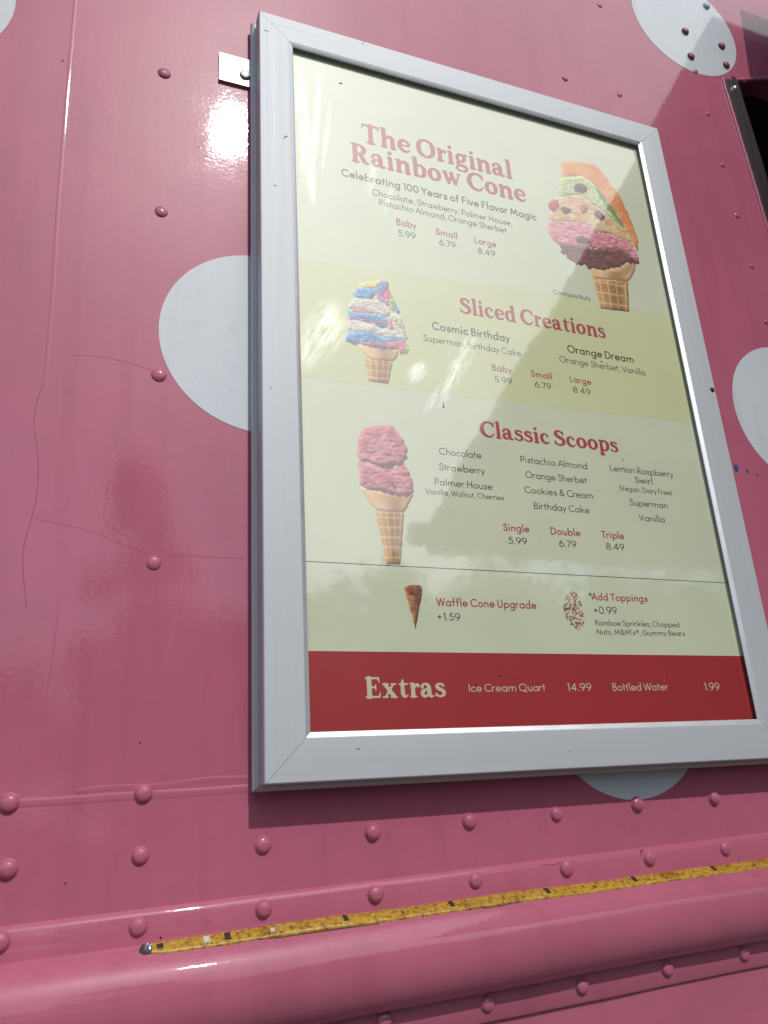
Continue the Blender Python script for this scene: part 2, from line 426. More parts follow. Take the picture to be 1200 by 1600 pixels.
# rivets: one dome mesh, every rivet its own object
DOME = [(.0092, -.002), (.0091, .0003), (.0086, .0007), (.0081, .0012), (.0077, .0024), (.0068, .0037), (.0053, .0047), (.0033, .0053), (.0014, .0056), (0, .0057)]
v, F = revolve_vf(DOME, 28)
base = part(mesh('rivet', v, F, m_pink, None, 60))
spots = []
big = [(-.2136, -.003), (-.1026, -.001), (.007, .0005), (.116, .003), (.224, .005), (.332, .0075), (.441, .010), (.551, .0125),
 (-.2098, -.0552), (-.1031, -.0529), (.0074, -.052), (.1169, -.0482), (.2238, -.0449), (.3292, -.0444), (.4365, -.0405), (.5472, -.0400)]
for x, z in big: spots.append((x, 0, z, .93))
for x, z in [(-.2107, -.1092), (-.1028, -.1091), (.0065, -.1057), (.1152, -.1032), (.2228, -.1006), (.3305, -.0981), (.4384, -.0965), (.5455, -.0951), (.652, -.093)]: spots.append((x, -.0046, z, .93))
for x, z in [(.0090, -.2115), (.1172, -.2083), (.2240, -.2094), (.3314, -.2076), (.4393, -.2048), (.5453, -.2028)]: spots.append((x, -.0045, z, .9))
for x, z in [(-.1129, .8598), (-.1094, .6461), (-.1045, .4294), (-.1018, .2167)]: spots.append((x, .0010, z, 1.0))
for x, z in [(.815, 1.0898), (.8197, .977), (.8245, .8712), (.829, .7704), (.8291, .664), (.6185, 1.2751), (.5145, 1.0682), (.6221, 1.07), (.9292, 1.2084), (.8109, 1.188)]: spots.append((x, .0003, z, .66))
r_ = random.Random(2)
for i, (x, y, z, s) in enumerate(spots):
    o = base if i == 0 else base.copy()
    if i: COL.objects.link(o); o.parent = truck
    s2 = s*(.93+.13*r_.random())
    o.matrix_parent_inverse = Matrix.Identity(4)
    o.location = Vector((x, y, z))-truck.location
    o.rotation_euler = (math.radians(r_.uniform(-3, 3)), r_.uniform(0, 6), math.radians(r_.uniform(-3, 3)))
    o.scale = (s2, s2*r_.uniform(.85, 1.1)*(.72 if y > .0009 or s < .7 else 1), s2)
v, F = revolve_vf(PANHEAD, 16)
for (x, z, m) in [(.8084, 1.2837, m_maroon), (.8934, 1.2787, m_maroon), (.8073, 1.2217, m_maroon), (.8918, 1.2301, m_maroon), (.8809, 1.3781, m_white)]:
    part(mesh('screw', [Vector(q)*1.25+Vector((x, -.0004, z)) for q in v], F, m, None, 50))

# hairline cracks in the enamel and a few marks
def hair(name, pts, w, mat, y=0.0): return part(mesh(name, *ridge_vf([tuple(p) for p in catmull(pts, 6)], w, .00012, y, 2), mat))
for c, w in [([(-.1949, .4389), (-.1792, .4422), (-.1567, .4418), (-.1336, .4392), (-.11, .4333)], .0006),
 ([(-.2144, .4101), (-.2217, .387), (-.2235, .3579), (-.2183, .3303), (-.2149, .303), (-.2153, .2726), (-.2177, .2527), (-.2214, .2298), (-.2203, .2046), (-.2144, .1679)], .0007),
 ([(-.2139, .2556), (-.1936, .2524), (-.1639, .2464), (-.1395, .238), (-.1084, .2257)], .0006),
 ([(-.0884, .2241), (-.0707, .2264), (-.0449, .2257), (-.0084, .2262)], .0006)]:
    hair('paint_crack', c, w, m_crack)
for c, w, in [([(-.0704, .2149), (-.0741, .1848), (-.081, .146), (-.0888, .1087)], .0013), ([(-.1872, .181), (-.1879, .1443), (-.1907, .103), (-.1927, .0801)], .0016)]:
    part(mesh('paint_run', *ridge_vf([tuple(p) for p in catmull(c, 6)], w*1.8, .00016, 0, 4), m_pink, None, 60))
def speck(name, x, y, z, r, mat, parent=None, seed=0, sx=1.0, sz=1.0):
    rr = random.Random(seed); n = 9
    v = [(x+sx*r*(.7+.5*rr.random())*math.cos(2*PI*k/n), y-.0003, z+sz*r*(.7+.5*rr.random())*math.sin(2*PI*k/n)) for k in range(n)]
    v += [(a, y+.0005, c) for a, b, c in v]
    F = [tuple(range(n))]+[(k, (k+1) % n, n+(k+1) % n, n+k) for k in range(n)]
    return mesh(name, v, F, mat, None)
for i, (x, z, r) in enumerate([(-.2311, .8388, .0016), (-.1073, .044, .0012), (-.1638, -.07, .0010), (-.0685, .7547, .001), (-.0581, .7427, .0014), (.012, .4, .0011), (.4395, .045, .0012), (.93, -.01, .001)]):
    part(speck('dirt_speck', x, 0 if i != 5 else -.0004, z, r*.75, m_black, seed=i))
for i, (x, z, r) in enumerate([(.6965, .3967, .0055), (.717, .3937, .0036), (.7341, .3903, .0020)]):
    part(speck('ink_mark', x, 0, z, r, m_blue, seed=20+i, sx=.7, sz=1.2))
part(speck('dirt_speck', -.0835, -.0046, -.1195, .0012, m_black, seed=31))
chip = [(-.185+.006*i, -.1006+.0009*math.sin(i*1.7)+RS*(-.185+.006*i)) for i in range(9)]
part(mesh('paint_chip', *ridge_vf(chip, .0016, .0003, -.0042, 2), m_crack))
chip = [(.30+.006*i, -.0990+.0004*math.sin(i*1.7)+RS*(.30+.006*i)) for i in range(8)]
part(mesh('paint_chip', *ridge_vf(chip, .0010, .0003, -.0045, 2), m_crack))
for i, (x, z, r) in enumerate([(.4300, -.0868, .0016), (.4275, -.0905, .0014), (.3345, -.0952, .0012)]):
    part(speck('paint_chip', x, -.0046, z-.0018, r, m_crack, seed=40+i))

# awning over the serving window, sloping down and out (what the enamel and the film mirror)
AX, AX2 = .985, 3.3
SL = .358
def awn(t, z0=1.504): return (-t, z0-SL*t)
prof = []
a0 = awn(.07); a1 = awn(1.70)
prof = [(a0[0], a0[1]), (a1[0], a1[1]), (a1[0]-.02, a1[1]-.02), (a1[0]-.015, a1[1]-.115), (a1[0]+.01, a1[1]-.115), (a1[0]+.012, a1[1]-.045), (a0[0], a0[1]-.03)]
part(mesh('awning', *extrude_vf(prof, AX, AX2, 0, 1), m_maroon))
part(mesh('awning_roller', *tube_vf([(AX-.05, a1[0]-.02, a1[1]-.03), (AX2, a1[0]-.02, a1[1]-.03)], .045, 16), m_maroon, None, 60))
part(mesh('awning_arm', *tube_vf([(AX+.25, -.0, .72), (AX+.25, -1.45, awn(1.45)[1]-.03)], .018, 10), m_steel, None, 60))

# ================================================================== TREES BEHIND THE CAMERA (mirrored in paint and film)
m_leaf = plain('leaf_green', (.045, .075, .025), .6, .3, .45, 3)
m_bark = plain('bark', (.09, .065, .045), .9, .2, .3, 12)
def tree(x, y, h, w, seed, label, n=2600, low=.22):
    r = random.Random(seed); t = empty('tree', (x, y, -1.75)); tag(t, label, 'tree', 'trees across the lot from the truck')
    P = [(0, 0, -.1), (.05*w*r.uniform(-1, 1), 0, h*.3), (.06*w*r.uniform(-1, 1), .1, h*.6), (0, 0, h*.9)]
    parts = [tube_vf(P, [h*.028, h*.022, h*.014, h*.004], 9)]
    for k in range(9):
        a = r.uniform(0, 2*PI); z = h*r.uniform(.3, .75); l = w*r.uniform(.25, .45)
        parts.append(tube_vf([(0, 0, z), (l*.5*math.cos(a), l*.5*math.sin(a), z+l*.35), (l*math.cos(a), l*math.sin(a), z+l*.6)], [h*.011, h*.007, h*.002], 6))
    mesh('trunk', *join_vf(parts), m_bark, t, 60)
    cl = []
    for k in range(46):
        u = r.random()**.8; z = h*(low+(1-low)*u); rr = w*.5*math.sqrt(max(.02, 1-((u-.35)/.68)**2))*(.55 if u > .85 else 1)
        a = r.uniform(0, 2*PI); q = math.sqrt(r.random())
        cl.append((rr*q*math.cos(a), rr*q*math.sin(a), z-.03*h, w*r.uniform(.09, .17)))
    V = []; F = []
    for k in range(n):
        cx, cy, cz, s = cl[r.randrange(len(cl))]
        d = Vector((r.gauss(0, 1), r.gauss(0, 1), r.gauss(0, .8)))*s*.6
        c = Vector((cx, cy, min(cz, h-.1)))+d; s2 = r.uniform(.09, .2)
        a = Vector((r.gauss(0, 1), r.gauss(0, 1), r.gauss(0, 1))).normalized(); b = a.cross(Vector((r.random(), r.random(), r.random()))).normalized()
        o = len(V); V += [c+a*s2, c+b*s2*.6, c-a*s2, c-b*s2*.6]; F.append((o, o+1, o+2, o+3))
    me = bpy.data.meshes.new('crown'); me.from_pydata([tuple(q) for q in V], [], F); me.update()
    link('crown', me, m_leaf, t)
def pol(az, dist):      # seen from the mirrored eye
    a = math.radians(az); return -.175+dist*math.sin(a), .798-dist*math.cos(a)
def height(el, dist): return 1.75+dist*math.tan(math.radians(el))-.017
TR = [(4.2, 15, 23.6, 2.3, 'slim tall tree rising alone above its neighbours'), (-14, 26, 7.5, 7, 'low round tree at the far left end of the row'),
 (-4, 26, 8.5, 6, 'small rounded tree beside the slim tall tree'), (9.5, 21, 11.0, 4.6, 'short tree just right of the slim tall tree'),
 (17.5, 19, 14.2, 4.6, 'bushy tree third from the slim tall tree'), (23.0, 18, 15.6, 4.2, 'rounded tree facing the menu board'),
 (29.5, 19, 14.4, 5.0, 'wide tree facing the awning end'), (38, 20, 14.0, 6.5, 'broad tree opposite the serving window'), (50, 22, 14.5, 9, 'broadest tree at the far right of the row'), (-26, 28, 8, 9, 'wide low tree left of all the others')]
for i, (az, d, el, w, lab) in enumerate(TR):
    x, y = pol(az, d); tree(x, y, height(el, d), w, 50+i, lab, 5200 if w > 3 else 4600, .0)

# clipped hedge added behind the trees to close bright sky gaps in the reflections
def filler_hedge():
    r = random.Random(77); t = empty('filler_hedge', pol(34, 25)+(-1.75,)); tag(t, 'tall dense hedge added behind the row of trees to close sky gaps in reflections', 'filler_hedge')
    bpy.context.view_layer.update()
    A = []
    for k in range(25):
        x, y = pol(7+2.4*k, 25+.4*math.sin(k)); A.append(Vector((x, y, 0)))
    V = []; F = []; LV = []; LF = []
    for k, p in enumerate(A):
        d = (A[min(k+1, 24)]-A[max(k-1, 0)]).normalized(); n = Vector((-d.y, d.x, 0)); hh = 6.9+.3*math.sin(k*1.9)
        for s, z in ((-.8, -.05), (-.9, hh*.6), (-.5, hh), (.5, hh), (.9, hh*.6), (.8, -.05)): q = p+n*s; V.append((q.x-t.location.x, q.y-t.location.y, z))
    for k in range(24):
        for j in range(5): F.append((k*6+j, k*6+j+1, k*6+7+j, k*6+6+j))
    for k in range(12000):
        i = r.randrange(24); f = r.random(); p = A[i]*(1-f)+A[i+1]*f
        d = (A[i+1]-A[i]).normalized(); n = Vector((-d.y, d.x, 0)); s = r.choice((-1, 1))*r.uniform(.6, 1.15)
        z = 7.5*r.random()**.8
        c = p+n*s; c = Vector((c.x-t.location.x, c.y-t.location.y, z))
        a = Vector((r.gauss(0, 1), r.gauss(0, 1), r.gauss(0, 1))).normalized(); b = a.cross(Vector((r.random(), r.random(), r.random()))).normalized(); w = r.uniform(.1, .2)
        o = len(LV); LV += [c+a*w, c+b*w*.6, c-a*w, c-b*w*.6]; LF.append((o, o+1, o+2, o+3))
    mesh('core', V, F, m_leaf, t)
    me = bpy.data.meshes.new('foliage'); me.from_pydata([tuple(q) for q in LV], [], LF); me.update(); link('foliage', me, m_leaf, t)
filler_hedge()

# ================================================================== THE MENU BOARD
FW, FH, FD = .6498, .970, .038
board = empty('menu_board', (FW/2, 0, 0)); bpy.context.view_layer.update()
tag(board, 'framed ice cream menu poster in a silver snap frame on the pink truck side', 'menu board')
def bpart(o, parent=None):
    o.parent = parent or board
    if parent is None: o.matrix_parent_inverse = Matrix.Translation(board.location).inverted()
    return o
def arc2(cx, cy, r, a0, a1, n): return [(cx+r*math.cos(math.radians(a0+(a1-a0)*k/n)), cy+r*math.sin(math.radians(a0+(a1-a0)*k/n))) for k in range(n+1)]
# rail section (u inward from the outer edge, y): foot, round bead, groove, side wall, satin face, inner bevel
SEC = [(.010, -.0004), (.002, -.0012)]+[(u, y) for u, y in arc2(.0006, -.0092, .0058, 70, 270, 24)]+[(.0040, -.0158), (.0040, -.0186), (.0006, -.0196), (.0002, -.0204), (.0002, -.0360), (.0008, -.0374), (.0016, -.0379),
       (.012, -.0381), (.028, -.0381), (.0402, -.0379), (.0412, -.0376), (.0457, -.0350), (.0461, -.0344), (.0456, -.0336), (.0395, -.0334), (.0395, -.0010)]
def rail(side, mat):
    V = []; F = []; m = len(SEC); g = .00022
    n = 1
    for e in (0, 1):
        for (u, y) in SEC:
            a = u+g; L = FH if side in 'LR' else FW
            s = a if e == 0 else L-a
            V.append({'L': (u, y, s), 'R': (FW-u, y, s), 'B': (s, y, u), 'T': (s, y, FH-u)}[side])
    for k in range(m): F.append((k, (k+1) % m, m+(k+1) % m, m+k))
    F.append(tuple(range(m))); F.append(tuple(range(m, 2*m)))
    o = bpart(mesh('frame_rail', V, F, mat, None, 14)); o.data.materials.append(m_bevel)
    for p in o.data.polygons:
        us = [min(v.x, FW-v.x) if side in 'LR' else min(v.z, FH-v.z) for v in (o.data.vertices[i].co for i in p.vertices)]
        ys = [o.data.vertices[i].co.y for i in p.vertices]
        if min(us) > .0410 and max(ys) < -.0347 and len(us) == 4: p.material_index = 1
    return o
rails = {s: rail(s, m_alu_v if s in 'LR' else m_alu_h) for s in 'LRBT'}
v, F = box_vf(.012, FW-.012, -.0275, -.001, .012, FH-.012)
bpart(mesh('backing', v, F, m_gap))
# little marks on the frame
for i, (x, z, r, sx, sz, m) in enumerate([(.1455, .9644, .0011, .6, 1.5, m_black), (.0334, .7667, .0010, 2.6, .5, m_scuff), (.0315, .764, .0009, .6, 2.2, m_scuff), (.0186, .6862, .0010, 2.2, .5, m_scuff),
        (.0927, .0288, .0010, 2, .6, m_scuff), (.010, .936, .0008, 4, .4, m_scuff), (.48, .955, .0010, 1, 1, m_scuff), (.33, .018, .0008, 2, .5, m_scuff), (.0105, .41, .0008, .5, 3, m_scuff)]):
    bpart(speck('scuff', x, -.0381, z, r, m, None, i, sx, sz), rails['L' if x < .045 else 'T' if z > .9 else 'B'])
v, F = revolve_vf(PANHEAD, 14)
bpart(mesh('screw', [Vector((q[0]*.6, q[1]*.5, q[2]*.6))+Vector((.6432, -.0378, .4958)) for q in v], F, m_black, None, 50), rails['R'])
# hanging bracket on the left with its screw
v, F = box_vf(-.0452, .012, -.0042, -.0006, .8700, .9165)
bpart(mesh('bracket', v, F, m_plate)); br = bpy.context.scene.objects['bracket']
v, F = revolve_vf([(.0072, -.001), (.0072, .0018), (.0064, .0032), (.0040, .0040), (0, .0043)], 24)
bpart(mesh('screw', [Vector(q)+Vector((-.0112, -.0042, .888)) for q in v], F, m_screw, None, 40), br)

# ------------------------------------------------------------------ the printed sheet
PY = -.0290
def sheet(name, x0, x1, z0, z1, y, mat, parent, pts=None):
    p = pts or [(x0, z0), (x1, z0), (x1, z1), (x0, z1)]
    return bpart(flat(name, [(a, y, b) for a, b in p], [tuple(range(len(p)))], mat, None), parent)
poster = sheet('poster', .0398, FW-.0398, .0398, FH-.0398, PY, m_paper, None)
sheet('yellow_band', 0, 0, 0, 0, PY-.00006, m_band, poster,
      [(.0400, .4334), (.19, .4362), (.32, .4370), (.6096, .4447), (.6096, .6144), (.381, .6134), (.20, .6017), (.0400, .5928)])
sheet('red_band', 0, 0, 0, 0, PY-.00006, m_redband, poster, [(.0400, .0400), (.6096, .0400), (.6096, .1231), (.0400, .1249)])
sheet('divider_line', 0, 0, 0, 0, PY-.00010, INKS['ink'], poster, [(.0400, .2173), (.6096, .2164), (.6096, .2172), (.0400, .2182)])

# ------------------------------------------------------------------ lettering: outlines drawn from strokes
def sdf_strokes(strokes, X, Y):
    D = np.full(X.shape, 9.0)
    for st in strokes:
        for a, b in zip(st[:-1], st[1:]):
            ax, ay, ar = a; bx, by, br_ = b
            dx, dy = bx-ax, by-ay; L = dx*dx+dy*dy
            t = np.clip(((X-ax)*dx+(Y-ay)*dy)/L, 0, 1) if L > 1e-12 else 0*X
            d = np.hypot(X-ax-t*dx, Y-ay-t*dy)-(ar+t*(br_-ar))
            D = np.minimum(D, d)
    return D
def contours(strokes, step, soft=0.0):
    xs = [p[0] for s in strokes for p in s]; ys = [p[1] for s in strokes for p in s]; R = max(p[2] for s in strokes for p in s)+2.5*step
    gx = np.arange(min(xs)-R, max(xs)+R+step, step); gy = np.arange(min(ys)-R, max(ys)+R+step, step)
    X, Y = np.meshgrid(gx, gy)
    D = sdf_strokes(strokes, X, Y)
    if soft:
        K = np.array([1, 4, 6, 4, 1])/16.
        for _ in range(int(soft)):
            D = np.apply_along_axis(lambda r: np.convolve(np.pad(r, 2, mode='edge'), K, 'valid'), 0, D)
            D = np.apply_along_axis(lambda r: np.convolve(np.pad(r, 2, mode='edge'), K, 'valid'), 1, D)
    D = np.where(np.abs(D) < 1e-6, 1e-6, D)
    ny, nx = D.shape; nxt = {}
    def hpt(i, j):   # on edge (i,j)-(i,j+1)
        t = D[i, j]/(D[i, j]-D[i, j+1]); return (gx[j]+t*step, gy[i])
    def vpt(i, j):
        t = D[i, j]/(D[i, j]-D[i+1, j]); return (gx[j], gy[i]+t*step)
    inside = D < 0; P = {}
    adj = {}
    cells = np.argwhere((inside[:-1, :-1].astype(int)+inside[1:, :-1]+inside[:-1, 1:]+inside[1:, 1:]) % 4 != 0)
    for i, j in cells:
        e = []
        a, b, c, d = inside[i, j], inside[i, j+1], inside[i+1, j+1], inside[i+1, j]
        if a != b: e.append(('h', i, j))
        if b != c: e.append(('v', i, j+1))
        if c != d: e.append(('h', i+1, j))
        if d != a: e.append(('v', i, j))
        prs = [(e[0], e[1])] if len(e) == 2 else ([(e[0], e[3]), (e[1], e[2])] if not a else [(e[0], e[1]), (e[2], e[3])])
        for p, q in prs: adj.setdefault(p, []).append(q); adj.setdefault(q, []).append(p)
    loops = []; seen = set()
    for s in adj:
        if s in seen: continue
        loop = [s]; seen.add(s); cur = s
        while True:
            n = [q for q in adj[cur] if q not in seen]
            if not n: break
            cur = n[0]; seen.add(cur); loop.append(cur)
        pts = [hpt(i, j) if k == 'h' else vpt(i, j) for k, i, j in loop]
        # drop nearly collinear points
        out = []
        for k in range(len(pts)):
            a = pts[k-1]; b = pts[k]; c = pts[(k+1) % len(pts)]
            cr = abs((b[0]-a[0])*(c[1]-a[1])-(b[1]-a[1])*(c[0]-a[0]))
            if cr > 2e-6 or k % 6 == 0: out.append(b)
        if len(out) > 2: loops.append(out)
    return loops
def glyph_mesh(strokes, step, soft):
    loops = contours(strokes, step, soft)
    def inside(p, l):
        c = False
        for (x0, y0), (x1, y1) in zip(l, l[1:]+l[:1]):
            if (y0 > p[1]) != (y1 > p[1]) and p[0] < (x1-x0)*(p[1]-y0)/(y1-y0)+x0: c = not c
        return c
    depth = [sum(inside(l[0], q) for q in loops if q is not l) for l in loops]
    V = []; F = []
    for l, d in zip(loops, depth):
        if d % 2: continue
        grp = [l]+[q for q, e in zip(loops, depth) if e == d+1 and inside(q[0], l)]
        o = len(V); V += [p for q in grp for p in q]
        for t in tessellate_polygon([[Vector((x, y, 0)) for x, y in q] for q in grp]):
            if len(set(t)) == 3: F.append(tuple(i+o for i in t))
    return V, F

def arc(cx, cy, rx, ry, a0, a1, n=None):
    n = n or max(6, int(abs(a1-a0)/14)); return [(cx+rx*math.cos(math.radians(a0+(a1-a0)*k/n)), cy+ry*math.sin(math.radians(a0+(a1-a0)*k/n))) for k in range(n+1)]
def cr(*p): return [tuple(q) for q in catmull(p, 7)]
T_, B_, M_ = .945, .055, .60       # cap line, base line, x-line of stroke centres
O_ = (.275, .3275)                 # round letters: radius, centre height
def rnd_o(cx=.275): return arc(cx, .3275, .275, .2725, 0, 360, 30)
SANS = {
 'a': [rnd_o(), [(.55, M_), (.55, B_)]], 'b': [[(0, 1.04), (0, B_)], rnd_o()], 'd': [rnd_o(), [(.55, 1.04), (.55, B_)]],
 'c': [arc(.275, .3275, .275, .2725, 48, 312)], 'e': [arc(.275, .3275, .275, .2725, 0, 318)+[], [(.02, .3275), (.55, .3275)]],
 'f': [[(.11, B_), (.11, .86)]+arc(.27, .86, .16, .16, 180, 80), [(0, M_), (.28, M_)]],
 'g': [rnd_o(), [(.55, M_), (.55, -.06)]+arc(.285, -.06, .265, .21, 0, -140)],
 'h': [[(0, 1.04), (0, B_)], [(0, .37)]+arc(.215, .385, .215, .215, 180, 0)+[(.43, B_)]],
 'i': [[(0, M_), (0, B_)], [(0, .87), (0, .875)]], 'k': [[(0, 1.04), (0, B_)], [(.37, M_), (0, .27)], [(.13, .385), (.40, B_)]],
 'l': [[(0, 1.04), (0, B_)]],
 'm': [[(0, M_), (0, B_)], arc(.21, .39, .21, .21, 180, 0)+[(.42, B_)], arc(.63, .39, .21, .21, 180, 0)+[(.84, B_)]],
 'n': [[(0, M_), (0, B_)], [(0, .37)]+arc(.215, .385, .215, .215, 180, 0)+[(.43, B_)]],
 'o': [rnd_o()], 'p': [[(0, M_), (0, -.27)], rnd_o()], 'r': [[(0, M_), (0, B_)], [(0, .36)]+arc(.2, .4, .2, .2, 180, 62)],
 's': [cr((.315, .50), (.27, .575), (.17, .603), (.06, .565), (.03, .475), (.09, .385), (.22, .325), (.325, .26), (.335, .16), (.26, .075), (.15, .053), (.05, .085), (0, .165))],
 't': [[(.12, .86), (.12, B_)], [(0, M_), (.27, M_)]],
 'u': [[(0, M_), (0, .27)]+arc(.205, .27, .205, .215, 180, 360)+[(.41, M_)], [(.41, .27), (.41, B_)]],
 'v': [[(0, M_), (.21, B_), (.42, M_)]], 'w': [[(0, M_), (.175, B_), (.35, M_), (.525, B_), (.70, M_)]],
 'y': [[(0, M_), (.215, .09)], [(.43, M_), (.08, -.25)]],
 'A': [[(0, B_), (.36, T_), (.72, B_)], [(.14, .33), (.58, .33)]],
 'B': [[(0, B_), (0, T_), (.2, T_)]+arc(.2, .735, .2, .21, 90, -90)+[(0, .525)], [(.2, .525)]+arc(.24, .29, .235, .235, 90, -90)+[(0, B_)]],
 'C': [arc(.44, .5, .44, .445, 48, 312)], 'D': [[(0, B_), (0, T_), (.2, T_)]+arc(.2, .5, .44, .445, 90, -90)+[(0, B_)]],
 'F': [[(0, B_), (0, T_), (.40, T_)], [(0, .53), (.35, .53)]], 'G': [arc(.44, .5, .44, .445, 50, 350), [(.46, .45), (.87, .45)]],
 'H': [[(0, B_), (0, T_)], [(.56, B_), (.56, T_)], [(0, .52), (.56, .52)]], 'I': [[(0, B_), (0, T_)]],
 'L': [[(0, T_), (0, B_), (.38, B_)]], 'M': [[(0, B_), (.12, T_), (.44, .2), (.76, T_), (.88, B_)]],
 'N': [[(0, B_), (0, T_), (.60, B_), (.60, T_)]], 'O': [arc(.445, .5, .445, .445, 0, 360, 36)],
 'P': [[(0, B_), (0, T_), (.2, T_)]+arc(.2, .70, .235, .245, 90, -90)+[(0, .455)]],
 'Q': [arc(.445, .5, .445, .445, 0, 360, 36), cr((.46, .17), (.62, .06), (.76, -.06), (.90, -.04))],
 'R': [[(0, B_), (0, T_), (.2, T_)]+arc(.2, .70, .235, .245, 90, -90)+[(0, .455)], [(.18, .455), (.47, B_)]],
 'S': [cr((.44, .80), (.38, .91), (.25, .947), (.09, .89), (.05, .74), (.13, .60), (.29, .51), (.43, .40), (.46, .25), (.38, .10), (.22, .053), (.08, .10), (0, .23))],
 'T': [[(0, T_), (.56, T_)], [(.28, T_), (.28, B_)]], 'U': [[(0, T_), (0, .32)]+arc(.27, .32, .27, .265, 180, 360)+[(.54, T_)]],
 'V': [[(0, T_), (.33, B_), (.66, T_)]], 'W': [[(0, T_), (.25, B_), (.50, .90), (.75, B_), (1.0, T_)]],
 'Y': [[(0, T_), (.30, .45), (.60, T_)], [(.30, .45), (.30, B_)]],
 '0': [arc(.29, .5, .29, .445, 0, 360, 34)], '1': [[(0, .84), (.15, T_), (.15, B_)]],
 '4': [[(.42, B_), (.42, T_), (0, .30), (.56, .30)]],
 '5': [[(.45, T_), (.12, T_), (.085, .56)]+arc(.21, .34, .265, .285, 118, -142)],
 '6': [arc(.265, .325, .265, .27, 0, 360, 30), cr((.005, .37), (.06, .57), (.19, .78), (.33, T_))],
 '7': [[(0, T_), (.46, T_), (.14, B_)]], '8': [arc(.25, .73, .195, .215, 0, 360, 26), arc(.25, .285, .25, .23, 0, 360, 28)],
 '9': [arc(.265, .675, .265, .27, 0, 360, 30), cr((.525, .63), (.47, .43), (.34, .22), (.20, B_))],
 '.': [[(0, .06), (0, .065)]], ',': [[(.05, .075), (0, -.12)]], "'": [[(0, 1.0), (0, .80)]], '+': [[(0, .45), (.40, .45)], [(.20, .25), (.20, .65)]],
 '(': [arc(.32, .44, .32, .72, 130, 230)], ')': [arc(-.2, .44, .32, .72, 50, -50)],
 '&': [cr((.62, .06), (.42, .30), (.20, .58), (.13, .76), (.19, .91), (.30, .945), (.41, .88), (.40, .74), (.26, .60), (.09, .47), (0, .28), (.07, .11), (.23, .05), (.40, .11), (.53, .27), (.60, .46))],
 '\u00ae': [arc(.24, .66, .24, .24, 0, 360, 22), [(.17, .54), (.17, .78), (.27, .78), (.31, .72), (.27, .66), (.17, .66)], [(.24, .66), (.32, .54)]],
}
ROUND = set('acdegoqCGOQ069&(8')
def side(ch, right):
    if ch in 'vwyVWYAT7': return .015
    if ch in 'tfr' : return .03
    if ch == 'L' and right: return .02
    if ch in '.,\'': return .06
    if ch in 'bp': return .045 if right else .085
    if ch in 'dagq': return .085 if right else .045
    if ch in ROUND or ch in 'sSBDPR5' and right: return .045
    return .085
def serif(x0, x1, y, h=.043): return [(x0+h, y, h), (x1-h, y, h)]
def L3(*p): return list(p)
def C3(*p, closed=False): return [tuple(q) for q in catmull(p, 6, closed)]
XH = .70
ARCH = lambda x: C3((x+.05, .42, .05), (x+.16, .60, .07), (x+.29, XH-.075, .08), (x+.40, .54, .115), (x+.415, .34, .12), (x+.415, .06, .12))
BOWL = C3((.16, .50, .045), (.28, .63, .06), (.42, .645, .075), (.555, .52, .115), (.58, .355, .125), (.545, .18, .11), (.42, .065, .07), (.28, .06, .05), (.15, .10, .045))
